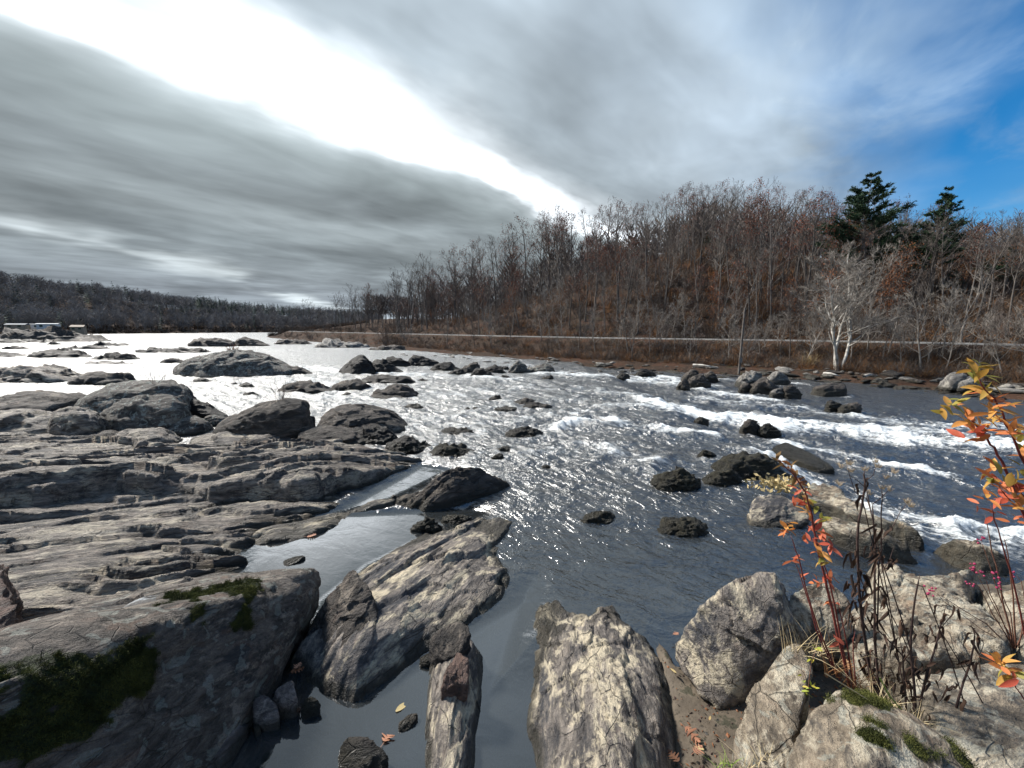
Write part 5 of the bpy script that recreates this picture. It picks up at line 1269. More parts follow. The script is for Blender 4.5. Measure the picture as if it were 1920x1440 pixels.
# trailers and sheds on the far left shore
def house(name, label, pxx, pyb, w, d_, h, roof, wallm, roofm, dist):
    b = Q(pxx, pyb, dist); e = bpy.data.objects.new(name, None); COL.objects.link(e); e.location = b; e.rotation_euler = (0, 0, .5); tag(e, label, 'building')
    def box(nm, x0, x1, y0, y1, z0, z1, m_):
        tb = Tubes(); c = [np.array((x, y, z)) for z in (z0, z1) for x, y in ((x0, y0), (x1, y0), (x1, y1), (x0, y1))]
        for f in ((0, 1, 5, 4), (1, 2, 6, 5), (2, 3, 7, 6), (3, 0, 4, 7), (4, 5, 6, 7), (3, 2, 1, 0)): tb.V.extend([c[i] for i in f]); n = len(tb.V); tb.F.append((n - 4, n - 3, n - 2, n - 1)); tb.MI.append(0)
        return obj(nm, tb.mesh(nm, [m_], False), parent=e)
    box('wall', -w / 2, w / 2, -d_ / 2, d_ / 2, -2, h, wallm)
    tb = Tubes(); a = [np.array(q) for q in ((-w / 2 - .3, -d_ / 2 - .3, h), (w / 2 + .3, -d_ / 2 - .3, h), (w / 2 + .3, 0, h + roof), (-w / 2 - .3, 0, h + roof), (w / 2 + .3, d_ / 2 + .3, h), (-w / 2 - .3, d_ / 2 + .3, h))]
    tb.quad(a[0], a[1], a[2], a[3]); tb.quad(a[3], a[2], a[4], a[5]); tb.tri(a[0], a[3], a[5]); tb.tri(a[1], a[4], a[2]); obj('roof', tb.mesh('roof', [roofm], False), parent=e)
    for x in (-w * .28, w * .22): box('window', x - .6, x + .6, -d_ / 2 - .04, -d_ / 2 + .02, h * .4, h * .8, M['farpine'])
M['whitewall'] = plain('white_siding', (.55, .57, .58), (.68, .70, .71), .5, .7, 0)
M['tanwall'] = plain('tan_siding', (.28, .22, .16), (.36, .29, .22), .5, .7, 0)
M['blueroof'] = plain('slate_blue_roof', (.06, .08, .11), (.10, .13, .17), .5, .7, 0)
house('shed', 'low blue roofed open shed on the far left shore', 34, 616, 7, 5, 2.0, .7, M['tanwall'], M['blueroof'], 205)
house('trailer', 'white trailer on the far left shore, left of two', 62, 617, 8, 3, 2.6, .3, M['whitewall'], M['blueroof'], 212)
house('trailer', 'bright white trailer on the far left shore, right of two', 92, 617, 8, 3, 2.8, .3, M['whitewall'], M['whitewall'], 212)
house('cabin', 'small tan cabin on the far left shore right of the trailers', 148, 621, 5, 4, 2.4, 1.0, M['tanwall'], M['tanwall'], 215)
# ------------------------------------------------------------------ foreground plants, leaves, moss
def leaf_material(name, cols, trans=0.35, rough=0.55):
    m, k = mat(name)
    rnd = k.add('ShaderNodeObjectInfo').outputs['Random']
    oc = k.add('ShaderNodeTexCoord').outputs['Object']
    n = k.noise(oc, 18.0, 3, .6)
    f = k.math('ADD', rnd, k.math('MULTIPLY', k.math('SUBTRACT', n, .5), .45), clamp=True)
    c = k.ramp(f, [(i / (len(cols) - 1), q) for i, q in enumerate(cols)])
    c = k.mix(k.math('MULTIPLY', k.mapr(k.noise(oc, 60.0, 2, .5), .58, .68), .5), c, (.05, .03, .015, 1))
    b = k.add('ShaderNodeBsdfPrincipled', ins={'Base Color': c, 'Roughness': rough, 'Specular IOR Level': .3})
    t_ = k.add('ShaderNodeBsdfTranslucent', ins={'Color': c})
    mx = k.add('ShaderNodeMixShader', ins={0: trans}); k.l.new(b.outputs[0], mx.inputs[1]); k.l.new(t_.outputs[0], mx.inputs[2])
    k.add('ShaderNodeOutputMaterial', ins={'Surface': mx.outputs[0]})
    return m
M['leaf_orange'] = leaf_material('autumn_orange_leaf', [(.55, .16, .06), (.66, .25, .075), (.68, .34, .09), (.50, .32, .08)])
M['leaf_olive'] = leaf_material('olive_autumn_leaf', [(.24, .24, .05), (.38, .30, .06), (.60, .32, .07), (.30, .26, .07)])
M['leaf_red'] = leaf_material('salmon_red_leaf', [(.52, .085, .05), (.62, .16, .09), (.60, .20, .07)])
M['leaf_brown'] = leaf_material('bronze_leaf', [(.16, .10, .04), (.26, .15, .05), (.34, .13, .05)])
M['leaf_dead'] = leaf_material('curled_dead_leaf', [(.030, .018, .013), (.060, .034, .024), (.095, .055, .036)], .1, .8)
M['leaf_green'] = leaf_material('yellow_green_leaf', [(.42, .40, .05), (.34, .42, .07), (.55, .42, .06)])
M['oak_tan'] = leaf_material('fallen_oak_leaf', [(.36, .17, .10), (.50, .26, .17), (.42, .22, .11)], .1)
M['oak_dark'] = leaf_material('dark_fallen_leaf', [(.15, .055, .025), (.26, .10, .04), (.10, .05, .03)], .1)
M['leaf_straw'] = leaf_material('straw_fallen_leaf', [(.42, .31, .14), (.50, .40, .20)], .1)
M['redstem'] = plain('red_stem', (.14, .030, .030), (.24, .060, .045), 20, .6, 0)
M['darkstem'] = plain('dark_dead_stem', (.035, .022, .020), (.085, .055, .048), 20, .8, 0)
M['brownstem'] = plain('brown_stem', (.12, .055, .035), (.20, .10, .07), 20, .7, 0)
M['berry'] = plain('magenta_berries', (.22, .010, .05), (.38, .03, .10), 30, .35, 0, spec=.5)
M['seed'] = plain('fluffy_seed_heads', (.34, .26, .17), (.52, .43, .31), 40, .9, 0)
M['straw'] = plain('straw_blades', (.40, .31, .17), (.58, .48, .30), 10, .7, 0)
M['greenblade'] = plain('green_blade', (.20, .28, .05), (.32, .40, .10), 10, .6, 0)
M['mossblade'] = plain('moss', (.024, .030, .008), (.115, .120, .032), 7, .9, 0)
rgl = np.random.RandomState(8)
def leaf_mesh(name, m, w=.30, curl=.25, fold=.28, n=5, wave=0.0):
    V = []; F = []
    for i in range(n + 1):
        t_ = i / n; ww = w * .5 * (math.sin(math.pi * min(t_ * .94 + .05, 1)) ** .8) * (1 - .25 * t_)
        x = t_; z = -curl * t_ * t_ + wave * math.sin(t_ * 9)
        V += [(x, -ww, z + fold * ww), (x, 0, z), (x, ww, z + fold * ww)]
    for i in range(n):
        a = i * 3; F += [(a, a + 3, a + 4, a + 1), (a + 1, a + 4, a + 5, a + 2)]
    return new_mesh(name, np.array(V), F, m)
LM = {}
for kx in ('leaf_orange', 'leaf_olive', 'leaf_red', 'leaf_brown', 'leaf_green'):
    LM[kx] = [leaf_mesh('leaf', M[kx], w, c, f) for w, c, f in ((.42, .15, .3), (.36, .35, .4), (.46, .05, .2))]
LM['leaf_dead'] = [leaf_mesh('leaf', M['leaf_dead'], w, c, f, 7, wv) for w, c, f, wv in ((.22, .9, 1.4, .05), (.26, .6, 1.8, .09), (.18, 1.2, 1.2, .06))]
def place_leaf(me, p, d, L, parent, roll=None, name='leaf'):
    d = nrm(np.asarray(d, float)); z = np.array((0, 0, 1.)); y = nrm(xp(z, d) + 1e-4); zz = xp(d, y)
    r_ = rgl.uniform(-.9, .9) if roll is None else roll
    y2 = y * math.cos(r_) + zz * math.sin(r_); z2 = xp(d, y2)
    mt = Matrix(((d[0], y2[0], z2[0], p[0]), (d[1], y2[1], z2[1], p[1]), (d[2], y2[2], z2[2], p[2]), (0, 0, 0, 1)))
    o = bpy.data.objects.new(name, me); COL.objects.link(o); o.parent = parent
    o.matrix_basis = mt @ Matrix.Diagonal((L, L, L, 1))
    return o
def shrub(name, label, cat, y, stems, stem_mat, clusters, leaf_L, root=None, extra=None):
    """stems: list of (picture polyline, base radius); clusters: (px, py, n, leaf kind, direction, spread)"""
    base = Q(*stems[0][0][0], y) if root is None else root
    e = bpy.data.objects.new(name, None); COL.objects.link(e); e.location = base; e.empty_display_size = .2
    tag(e, label, cat)
    for pl, r0 in stems:
        tb = Tubes(); n = len(pl)
        off = rgl.uniform(-.10, .10)
        pts = [Q(a, b, y + off * (i / max(n - 1, 1))) - base for i, (a, b) in enumerate(pl)]
        if pts[0][2] + base[2] > 1.15 and r0 > .0035:       # carry the stem on down to the rock it grows from
            g = pts[0] * 1.0; g[0] += .55; g[1] += .02; g[2] = .72 - base[2]
            pts = [g, (g + pts[0]) / 2 + np.array((.02, .01, 0))] + pts; n += 2
        sm = [pts[0]]
        for i in range(n - 1):
            sm += [pts[i] * .5 + pts[i + 1] * .5 + rgl.normal(size=3) * .004, pts[i + 1]]
        tb.tube(sm, [r0 * (1 - .65 * i / (len(sm) - 1)) for i in range(len(sm))], 6)
        obj('stem', tb.mesh('stem', [M[stem_mat]]), parent=e)
    for (a, b, n, kind, spread) in clusters:
        c = Q(a, b, y + rgl.uniform(-.08, .08)) - base
        for _ in range(int(n * (1.0 if kind == 'leaf_dead' else 1.15))):
            d = rgl.normal(size=3) * np.array((1, .8, .7)) + np.array((0, 0, .35))
            if kind == 'leaf_dead': d = rgl.normal(size=3) * np.array((.5, .5, .4)) + np.array((0, 0, -.7))
            p = c + rgl.normal(size=3) * spread
            place_leaf(LM[kind][rgl.randint(3)], p, d, leaf_L * rgl.uniform(.7, 1.2), e)
    return e
O_, G_, R_, N_ = 'leaf_orange', 'leaf_olive', 'leaf_red', 'leaf_brown'
shrub('autumn_shrub', 'shrub with bright orange and olive leaves at the right edge', 'shrub', 1.9,
      [([(1955, 1120), (1935, 1010), (1920, 965), (1898, 908), (1879, 865), (1865, 839), (1851, 823), (1839, 806), (1818, 783), (1801, 769), (1785, 762)], .008),
       ([(1960, 1020), (1935, 920), (1912, 852), (1896, 811), (1882, 780), (1870, 759), (1856, 740), (1842, 724), (1832, 700)], .007),
       ([(1955, 1000), (1925, 965), (1900, 945), (1875, 915), (1865, 890)], .005), ([(1960, 1030), (1938, 960), (1915, 925), (1905, 905)], .005)], 'redstem',
      [(1830, 690, 9, G_, .010), (1836, 704, 5, G_, .012), (1846, 724, 6, G_, .012), (1850, 734, 4, O_, .012), (1862, 750, 6, O_, .014), (1875, 768, 9, O_, .016), (1886, 790, 7, O_, .018), (1902, 800, 5, O_, .016), (1896, 812, 5, O_, .014),
       (1783, 752, 5, G_, .014), (1790, 762, 3, O_, .012), (1772, 774, 5, G_, .012), (1824, 790, 6, O_, .016), (1845, 806, 9, O_, .02), (1856, 815, 4, O_, .018), (1820, 812, 5, R_, .016), (1812, 822, 4, R_, .012),
       (1912, 832, 4, G_, .016), (1918, 858, 4, O_, .016), (1920, 885, 5, G_, .016), (1866, 882, 6, O_, .018), (1876, 898, 7, G_, .018), (1858, 904, 4, R_, .014), (1906, 916, 8, O_, .02), (1890, 932, 6, R_, .018), (1908, 948, 5, O_, .018), (1888, 910, 4, R_, .014)], .080)
shrub('autumn_sapling', 'small thin sapling with a few salmon leaves beside the orange shrub', 'shrub', 2.0,
      [([(1925, 1210), (1896, 1075), (1876, 1010), (1864, 975), (1856, 945)], .006)], 'redstem',
      [(1851, 936, 6, O_, .012), (1832, 945, 2, R_, .006), (1860, 962, 4, R_, .012), (1902, 978, 6, R_, .016)], .055)
shrub('autumn_plant', 'red stemmed plant with orange leaves in front of the calm water', 'shrub', 2.5,
      [([(1592, 1282), (1570, 1190), (1550, 1100), (1540, 1057), (1533, 1027), (1528, 1002), (1523, 967), (1513, 932), (1503, 913), (1487, 888), (1465, 868), (1457, 860)], .009),
       ([(1594, 1290), (1575, 1190), (1557, 1100), (1543, 1053), (1535, 1020)], .007),
       ([(1575, 1275), (1535, 1180), (1510, 1100), (1497, 1043), (1488, 1018), (1482, 1003)], .006),
       ([(1570, 1270), (1530, 1180), (1507, 1100), (1497, 1068), (1488, 1050)], .005),
       ([(1600, 1290), (1590, 1220), (1578, 1160), (1570, 1120)], .006), ([(1605, 1290), (1600, 1230), (1604, 1180)], .005)], 'redstem',
      [(1458, 862, 3, N_, .012), (1466, 869, 4, N_, .012), (1477, 879, 4, N_, .012), (1490, 892, 5, N_, .014), (1500, 905, 4, N_, .014), (1506, 916, 5, R_, .014), (1513, 930, 3, N_, .012),
       (1488, 937, 4, R_, .012), (1496, 945, 4, R_, .012), (1524, 946, 5, G_, .014), (1522, 962, 6, O_, .014), (1540, 972, 6, G_, .014), (1530, 985, 4, R_, .014), (1531, 1000, 5, R_, .014),
       (1516, 1014, 6, R_, .014), (1552, 1022, 6, R_, .014), (1542, 1036, 5, O_, .014), (1546, 1048, 4, G_, .012), (1482, 992, 10, O_, .016), (1488, 1052, 4, R_, .010), (1497, 1080, 2, R_, .01), (1560, 1086, 6, R_, .016), (1532, 1096, 6, R_, .016), (1560, 1130, 3, R_, .012), (1576, 1205, 3, R_, .014)], .075)
dead = shrub('dead_stalks', 'tall dead brown stalks with curled leaves and pale seed heads', 'dead plant', 2.55,
      [([(1640, 1318), (1622, 1200), (1610, 1100), (1608, 1043), (1610, 977), (1618, 935), (1622, 902), (1623, 880)], .011),
       ([(1650, 1315), (1640, 1200), (1640, 1100), (1642, 1023), (1637, 967), (1636, 940)], .009),
       ([(1645, 1180), (1648, 1060), (1652, 1000), (1652, 967), (1655, 930), (1652, 915)], .006), ([(1645, 1030), (1658, 1007), (1688, 960), (1702, 938)], .005),
       ([(1618, 940), (1602, 920), (1594, 895), (1590, 872)], .004), ([(1622, 905), (1638, 890), (1645, 872)], .004), ([(1620, 912), (1606, 900), (1576, 884)], .003), ([(1636, 945), (1660, 925), (1670, 915)], .003),
       ([(1610, 980), (1592, 966), (1584, 975)], .003), ([(1642, 1090), (1668, 1050), (1678, 1020)], .004)], 'darkstem',
      [(1608, 1040, 5, 'leaf_dead', .03), (1609, 1075, 8, 'leaf_dead', .035), (1610, 1110, 8, 'leaf_dead', .04), (1616, 1150, 10, 'leaf_dead', .045), (1620, 1190, 10, 'leaf_dead', .05), (1640, 1030, 5, 'leaf_dead', .03), (1640, 1100, 7, 'leaf_dead', .04), (1642, 1160, 9, 'leaf_dead', .05), (1626, 1240, 12, 'leaf_dead', .06), (1645, 1270, 10, 'leaf_dead', .06), (1652, 985, 4, 'leaf_dead', .02), (1622, 905, 3, 'leaf_dead', .015), (1670, 1045, 4, 'leaf_dead', .02), (1618, 935, 3, 'leaf_dead', .01)], .10)
sv, sf = brush_proto(600, .05, 26, .0016)
seed_me = new_mesh('seed_head', sv - np.array((0, 0, .02)), sf, M['seed'], False)
for a, b in ((1578, 872), (1592, 866), (1596, 880), (1646, 872), (1642, 862), (1677, 882), (1633, 923), (1702, 938), (1709, 946), (1575, 905), (1670, 916), (1623, 878), (1655, 912), (1690, 985), (1660, 892)):
    o = obj('seed_head', seed_me, Q(a, b, 2.55 + rgl.uniform(-.05, .05)) - np.array(dead.location), (0, 0, rgl.uniform(0, 6)), parent=dead)
shrub('dead_stalks', 'shorter dead stalks with drooping black leaves over the right slab', 'dead plant', 2.3,
      [([(1716, 1352), (1712, 1260), (1708, 1190), (1716, 1120), (1726, 1072)], .009), ([(1720, 1352), (1738, 1260), (1762, 1180), (1775, 1130)], .008), ([(1790, 1340), (1806, 1280), (1826, 1210), (1830, 1178)], .008),
       ([(1700, 1350), (1694, 1260), (1686, 1190)], .007), ([(1762, 1180), (1790, 1145), (1800, 1160)], .004), ([(1730, 1100), (1706, 1090), (1692, 1082)], .004)], 'darkstem',
      [(1712, 1180, 7, 'leaf_dead', .03), (1710, 1230, 10, 'leaf_dead', .05), (1716, 1280, 12, 'leaf_dead', .06), (1716, 1330, 12, 'leaf_dead', .06), (1740, 1260, 7, 'leaf_dead', .04), (1764, 1180, 5, 'leaf_dead', .03), (1775, 1140, 5, 'leaf_dead', .03), (1828, 1190, 7, 'leaf_dead', .02), (1822, 1240, 6, 'leaf_dead', .02), (1765, 1270, 5, 'leaf_dead', .03), (1800, 1300, 5, 'leaf_dead', .03), (1692, 1220, 7, 'leaf_dead', .04), (1690, 1290, 8, 'leaf_dead', .05)], .085)
shrub('leafy_sprig', 'short sprig with yellow green leaves in the gap between the boulders', 'plant', 2.35,
      [([(1512, 1345), (1516, 1290), (1522, 1240), (1530, 1215)], .004)], 'brownstem', [(1530, 1218, 4, 'leaf_green', .008), (1522, 1238, 4, 'leaf_green', .010), (1516, 1278, 5, 'leaf_green', .014), (1508, 1292, 5, 'leaf_green', .016), (1524, 1284, 4, 'leaf_green', .012)], .04)
shrub('leafy_sprig', 'orange and yellow leaf sprig close by in the lower right', 'plant', 1.35,
      [([(1990, 1400), (1925, 1318), (1905, 1290), (1888, 1262), (1876, 1244)], .004)], 'redstem', [(1880, 1250, 9, O_, .008), (1890, 1262, 6, G_, .008), (1872, 1242, 4, O_, .008), (1900, 1270, 3, R_, .006)], .058)
# berry twigs
bt = shrub('berry_bush', 'bare reddish twigs with magenta berries at the right water edge', 'shrub', 3.2,
      [([(1900, 1215), (1880, 1130), (1868, 1060), (1856, 1010), (1846, 960)], .008), ([(1905, 1215), (1900, 1120), (1890, 1040), (1880, 1000)], .007), ([(1895, 1212), (1850, 1170), (1800, 1140), (1760, 1112)], .006), ([(1898, 1210), (1860, 1150), (1836, 1100), (1818, 1090)], .005),
       ([(1898, 1210), (1870, 1140), (1850, 1090), (1837, 1076)], .005), ([(1902, 1212), (1895, 1150), (1878, 1110), (1873, 1097)], .005), ([(1910, 1215), (1925, 1140), (1915, 1090), (1903, 1076)], .005), ([(1905, 1215), (1935, 1150), (1960, 1100)], .006), ([(1890, 1212), (1840, 1180), (1770, 1128), (1742, 1102)], .004), ([(1878, 1130), (1856, 1060), (1842, 1020), (1837, 1012)], .004), ([(1893, 1190), (1850, 1110), (1828, 1064)], .004)], 'brownstem', [], .05)
bm = bmesh.new(); bmesh.ops.create_icosphere(bm, subdivisions=2, radius=1.0)
for v_ in bm.verts: v_.co *= 1 + .06 * math.sin(v_.co.x * 9 + v_.co.z * 7)
berry_me = bpy.data.meshes.new('berry'); bm.to_mesh(berry_me); bm.free(); berry_me.materials.append(M['berry']); berry_me.polygons.foreach_set('use_smooth', [True] * len(berry_me.polygons))
for a, b in ((1837, 1012), (1828, 1064), (1837, 1076), (1818, 1093), (1869, 1077), (1873, 1097), (1903, 1076), (1742, 1102), (1748, 1110)):
    for _ in range(5):
        obj('berry', berry_me, Q(a + rgl.uniform(-9, 9), b + rgl.uniform(-8, 8), 3.2 + rgl.uniform(-.03, .03)) - np.array(bt.location), scale=[.010 * rgl.uniform(.7, 1.2)] * 3, parent=bt)
# grass
def grass(name, label, y, roots, n, L, m, sp=.05, lean=(0, 0)):
    V = []; F = []; b0 = Q(*roots[0], y)
    for (a, b) in roots:
        for _ in range(n):
            p = Q(a + rgl.uniform(-14, 14), b + rgl.uniform(-6, 6), y + rgl.uniform(-sp, sp)) - b0; d = nrm(np.array((rgl.normal() * .5 + lean[0], rgl.normal() * .5 + lean[1], 1.))); l_ = L * rgl.uniform(.5, 1.2)
            w_ = nrm(xp(d, rgl.normal(size=3))) * .0022; k_ = len(V); bend = np.array((d[0], d[1], -.5)) * l_ * rgl.uniform(.1, .6)
            for i in range(5):
                t_ = i / 4; c = p + d * l_ * t_ + bend * t_ * t_; V += [c - w_ * (1 - t_ * .9), c + w_ * (1 - t_ * .9)]
            for i in range(4): F.append((k_ + 2 * i, k_ + 2 * i + 1, k_ + 2 * i + 3, k_ + 2 * i + 2))
    o = obj(name, new_mesh(name, np.array(V), F, M[m]), b0); tag(o, label, 'grass'); return o
grass('dry_grass', 'wisps of dry grass in front of the rounded tan boulder', 2.6, [(1500, 1225), (1525, 1225), (1545, 1230), (1480, 1220), (1560, 1250)], 16, .28, 'straw')
grass('dry_grass', 'dry straw grass at the foot of the dead stalks', 2.2, [(1660, 1330), (1690, 1350), (1720, 1360), (1640, 1320), (1755, 1390), (1800, 1420)], 22, .20, 'straw')
grass('dry_grass', 'brown grass around the red stems', 2.5, [(1590, 1285), (1560, 1265), (1610, 1290)], 22, .26, 'rustgrass')
grass('dry_grass', 'pale curled grass low against the steep speckled boulder', 1.95, [(1420, 1440), (1435, 1425), (1400, 1440)], 14, .14, 'straw')
grass('green_grass', 'small green tuft on the mud at the bottom edge', 1.75, [(1350, 1440), (1362, 1434)], 20, .07, 'greenblade', sp=.03)
for nm, lb, pl, y, m, r in (('grass_straw', 'single long pale straw crossing the lower right boulder', [(1546, 1262), (1600, 1295), (1680, 1345), (1760, 1410), (1800, 1445)], 2.05, 'straw', .003), ('grass_straw', 'single bright green blade beside the dead stalks', [(1650, 1272), (1668, 1305), (1685, 1325), (1702, 1345)], 2.1, 'greenblade', .0045)):
    b0 = Q(*pl[0], y); tb = Tubes(); tb.tube([Q(a, b, y) - b0 for a, b in pl], [r, r, r, r * .8, r * .5][:len(pl)], 4); o = obj(nm, tb.mesh(nm, [M[m]]), b0); tag(o, lb, 'grass')

# fallen leaves
def oak_mesh(m, seed):
    rg = np.random.RandomState(seed); n = 4; side = []
    for i in range(n):
        t0 = .10 + i * .20; r_ = (.30, .42, .40, .26)[i] * rg.uniform(.8, 1.15)
        side += [(t0, .07), (t0 + .10, r_), (t0 + .15, r_ * .93), (t0 + .12, .16), (t0 + .19, .08)]
    side += [(.93, .10), (1.0, 0.0)]
    V = [(0, 0, 0)]; F = []
    cz = lambda x, y: .10 * y * y * 4 + .05 * math.sin(x * 5 + seed) + .03 * math.sin(y * 14 + seed)
    mid_ = [(x, 0, cz(x, 0)) for x, _ in side]
    up_ = [(x + .06 * (y > .2), y, cz(x, y)) for x, y in side]; dn_ = [(x + .05 * (y > .2), -y * rg.uniform(.85, 1.1), cz(x, y)) for x, y in side]
    V = mid_ + up_ + dn_; L = len(side)
    for i in range(L - 1):
        F += [(i, i + 1, L + i + 1, L + i), (i + 1, i, 2 * L + i, 2 * L + i + 1)]
    k_ = len(V); V += [(-.22, .012, .02), (-.22, -.012, .02), (.12, .012, .01), (.12, -.012, .01)]; F.append((k_, k_ + 1, k_ + 3, k_ + 2))
    return new_mesh('oak_leaf', np.array(V), F, m)
OAK = {kx: [oak_mesh(M[kx], s_) for s_ in (1, 2, 3)] for kx in ('oak_tan', 'oak_dark')}
straw_leaf = leaf_mesh('fallen_leaf', M['leaf_straw'], .42, .08, .1)
for (a, b, z, L, rz, kind, lb) in [
    (718, 1395, .012, .15, 1.25, 'oak_tan', 'pinkish oak leaf floating on the shallow channel'),
    (742, 1334, .010, .15, .9, 'straw', 'pale yellow oval leaf floating above the pinkish oak leaf'),
    (543, 1262, .22, .13, .4, 'oak_dark', 'dark red leaf caught behind the propped brown stone'),
    (552, 1256, .24, .10, 1.5, 'oak_tan', 'orange brown leaf on top of the dark red one'),
    (546, 1332, .05, .09, .2, 'oak_dark', 'small red leaf under the propped brown stone'),
    (574, 1006, .02, .16, .3, 'oak_tan', 'orange leaf floating at the edge of the still pool'),
    (1282, 1362, .16, .15, -1.0, 'oak_tan', 'tan oak leaf lying on the mud beside the centre rock'),
    (1300, 1412, .16, .11, .5, 'oak_tan', 'curled pale leaf on the mud below the tan oak leaf'),
    (1275, 1432, .18, .12, 2.0, 'oak_dark', 'rusty leaf half under the centre rock edge'),
    (1395, 1268, .25, .13, .8, 'oak_dark', 'dark leaf in the shade between upright and steep boulder'),
    (1472, 1398, .62, .11, .9, 'oak_tan', 'orange leaf in the crevice left of the moss dotted boulder'),
    (1330, 1350, .15, .05, .9, 'straw', 'tiny pale leaf scrap in the middle of the mud'),
    (1268, 1262, .14, .07, 2.1, 'straw', 'pale leaf scrap on the mud near the waterline'),
    (1320, 1405, .16, .07, 2.8, 'straw', 'yellowish leaf scrap low on the mud'),
    (1590, 1255, .95, .10, 1.0, 'oak_tan', 'orange leaf among the red stem bases'),
    (1262, 1190, .10, .08, .4, 'oak_tan', 'small pinkish leaf at the mud edge behind the centre rock'),
]:
    me = straw_leaf if kind == 'straw' else OAK[kind][rgl.randint(3)]
    o = obj('fallen_leaf', me, P(a, b, z), (rgl.uniform(-.12, .12), rgl.uniform(-.12, .12), rz), (L, L, L)); tag(o, lb, 'leaf')
# scraps of leaf, twig and gravel strewn on the mud
V = []; F = []
for i in range(900):
    a_, b_ = rgl.uniform(1215, 1620), rgl.uniform(1175, 1480); g = P(a_, b_, .12); z_ = float(near_z(np.array([[g[0], g[1]]]))[0])
    if z_ < .03: continue
    g[2] = z_ + .004; L_ = rgl.uniform(.006, .022); az = rgl.uniform(0, 6.28); d_ = np.array((math.cos(az), math.sin(az), rgl.uniform(-.2, .4))) * L_; w_ = np.array((-math.sin(az), math.cos(az), rgl.uniform(-.2, .3))) * L_ * rgl.uniform(.15, .8)
    k_ = len(V); V += [g - d_, g - w_, g + d_, g + w_, g + np.array((0, 0, L_ * .5))]; F += [(k_, k_ + 1, k_ + 4), (k_ + 1, k_ + 2, k_ + 4), (k_ + 2, k_ + 3, k_ + 4), (k_ + 3, k_, k_ + 4)]
mi_ = np.repeat(rgl.randint(0, 3, len(F) // 4), 4)
o = obj('mud_litter', new_mesh('mud_litter', np.array(V), F, [M['far'], M['oak_dark'], M['darkstem']], False, mi_)); tag(o, 'scraps of leaf twig and gravel strewn over the mud', 'litter'); o['kind'] = 'stuff'
# cobbles on the bed of the shallows
iv, if_ = ico(2); Vs, Fs, n_v = [], [], 0
for i in range(420):
    g = P(rgl.uniform(540, 1260), 1110 + 400 * rgl.rand() ** .7, -.25); zb = float(near_z(np.array([[g[0], g[1]]]))[0]); r_ = rgl.choice([.03, .045, .06, .09, .14]) * rgl.uniform(.7, 1.3)
    X = iv * np.array((1.3, 1, .6)) * r_; X = X * (1 + .22 * vnoise(iv * 1.6 + i * 3.1, 90)[:, None]); a_ = rgl.uniform(0, 6.28)
    X = np.c_[X[:, 0] * math.cos(a_) - X[:, 1] * math.sin(a_), X[:, 0] * math.sin(a_) + X[:, 1] * math.cos(a_), X[:, 2]] + np.array((g[0], g[1], min(zb + r_ * .2, -.04 - r_ * .7)))
    Vs.append(X); Fs.append(if_ + n_v); n_v += len(X)
o = obj('riverbed_cobbles', new_mesh('riverbed_cobbles', np.concatenate(Vs), np.concatenate(Fs), M['pink'])); tag(o, 'cobbles on the bed of the shallow near channels', 'stones'); o['kind'] = 'stuff'
# heap of dry leaves washed against the ridge rock
V = []; F = []
c0 = P(1462, 915, .22)
for i in range(220):
    q = np.array((rgl.normal() * .22, rgl.normal() * .16, abs(rgl.normal()) * .10)); a = nrm(rgl.normal(size=3)) * .06; b = nrm(xp(a, rgl.normal(size=3))) * .03
    k_ = len(V); V += [q - a, q + b, q + a, q - b]; F.append((k_, k_ + 1, k_ + 2, k_ + 3))
o = obj('leaf_heap', new_mesh('leaf_heap', np.array(V), F, M['leaf_straw'], False), c0); tag(o, 'heap of dry leaves washed against the rocks by the chute', 'leaves'); o['kind'] = 'stuff'

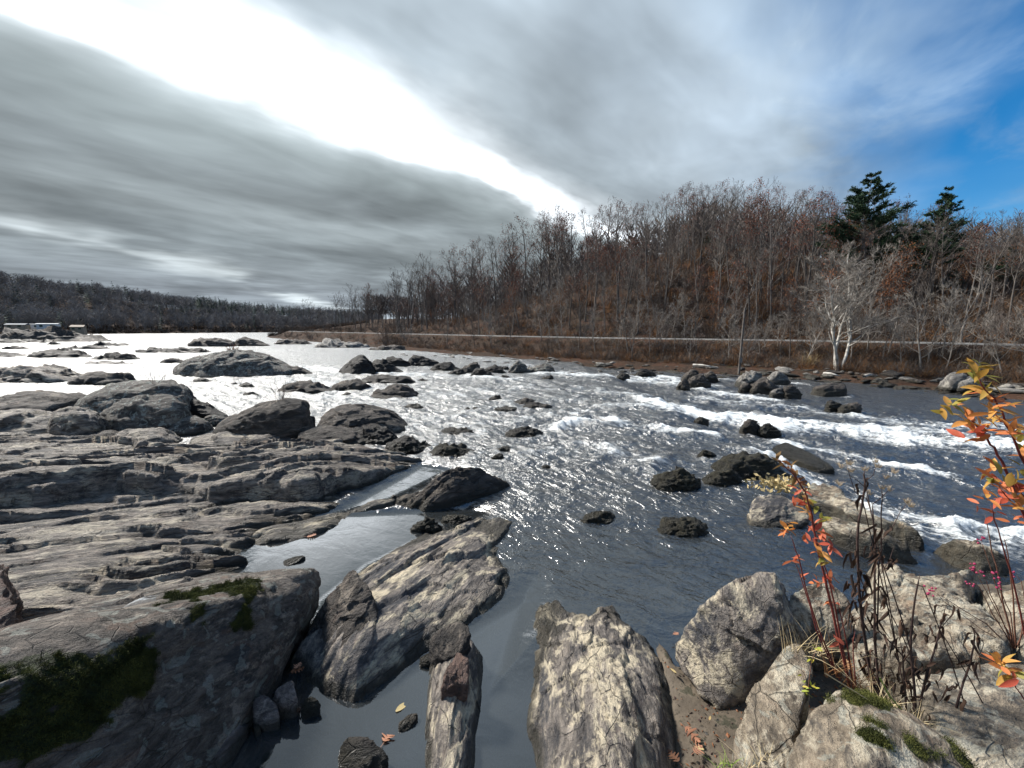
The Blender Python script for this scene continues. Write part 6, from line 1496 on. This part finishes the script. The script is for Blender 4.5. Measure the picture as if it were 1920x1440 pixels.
# twigs and shrubs on midstream rocks
def twig_bush(name, label, q, H, n, w, m, seed):
    V, F = brush_proto(seed, H, n, w); o = obj(name, new_mesh(name, V, F, M[m], False), q); tag(o, label, 'shrub'); return o
twig_bush('red_shrub', 'rusty red shrub on the crest of the midstream island rock', Q(437, 662, P(440, 705)[1] + 2.2), .8, 60, .012, 'orangeleaf', 701)
twig_bush('twig_bush', 'wispy bare bush growing from the lichened boulder', Q(292, 722, P(240, 785, .3)[1] + 1.0), .9, 16, .006, 'brushgrey', 702)
twig_bush('twig_bush', 'dark tuft of twigs on the knob rock', Q(528, 754, P(487, 824, .1)[1] + .7), .85, 22, .006, 'darkstem', 703)

# moss cushions as short blades growing on the rocks
def moss_on(o, n, L, seed, thr=.5):
    me = o.data; nv = len(me.vertices); co = np.empty(nv * 3, np.float32); me.vertices.foreach_get('co', co); co = co.reshape(-1, 3)
    no = np.empty(nv * 3, np.float32); me.vertices.foreach_get('normal', no); no = no.reshape(-1, 3)
    at = np.empty(nv, np.float32); me.attributes['moss'].data.foreach_get('value', at)
    idx = np.where(at > thr)[0]; rg = np.random.RandomState(seed)
    if not len(idx): return
    ii = idx[rg.randint(0, len(idx), n)]
    p = co[ii] + rg.normal(size=(n, 3)) * .012; d = no[ii] * .8 + rg.normal(size=(n, 3)) * .55 + np.array((0, 0, .3)); d /= np.linalg.norm(d, axis=1)[:, None]
    cl = .4 + 1.2 * np.clip(fbm(p * 14, 2, seed=seed) + .4, 0, 1)
    w_ = np.cross(d, rg.normal(size=(n, 3))); w_ /= np.linalg.norm(w_, axis=1)[:, None]; l_ = (L * rg.uniform(.5, 1.2, n) * cl)[:, None]
    V = np.stack([p - w_ * L * .16, p + w_ * L * .16, p + d * l_], 1).reshape(-1, 3); F = np.arange(3 * n).reshape(-1, 3)
    c = obj('moss', new_mesh('moss', V, F, M['mossblade'], False), parent=o); c['kind'] = 'stuff'
moss_on(mossy, 110000, .013, 5)
moss_on(bpy.data.objects[[x.name for x in bpy.data.objects if x.get('label', '').startswith('broad pale boulder dotted')][0]], 22000, .011, 6)
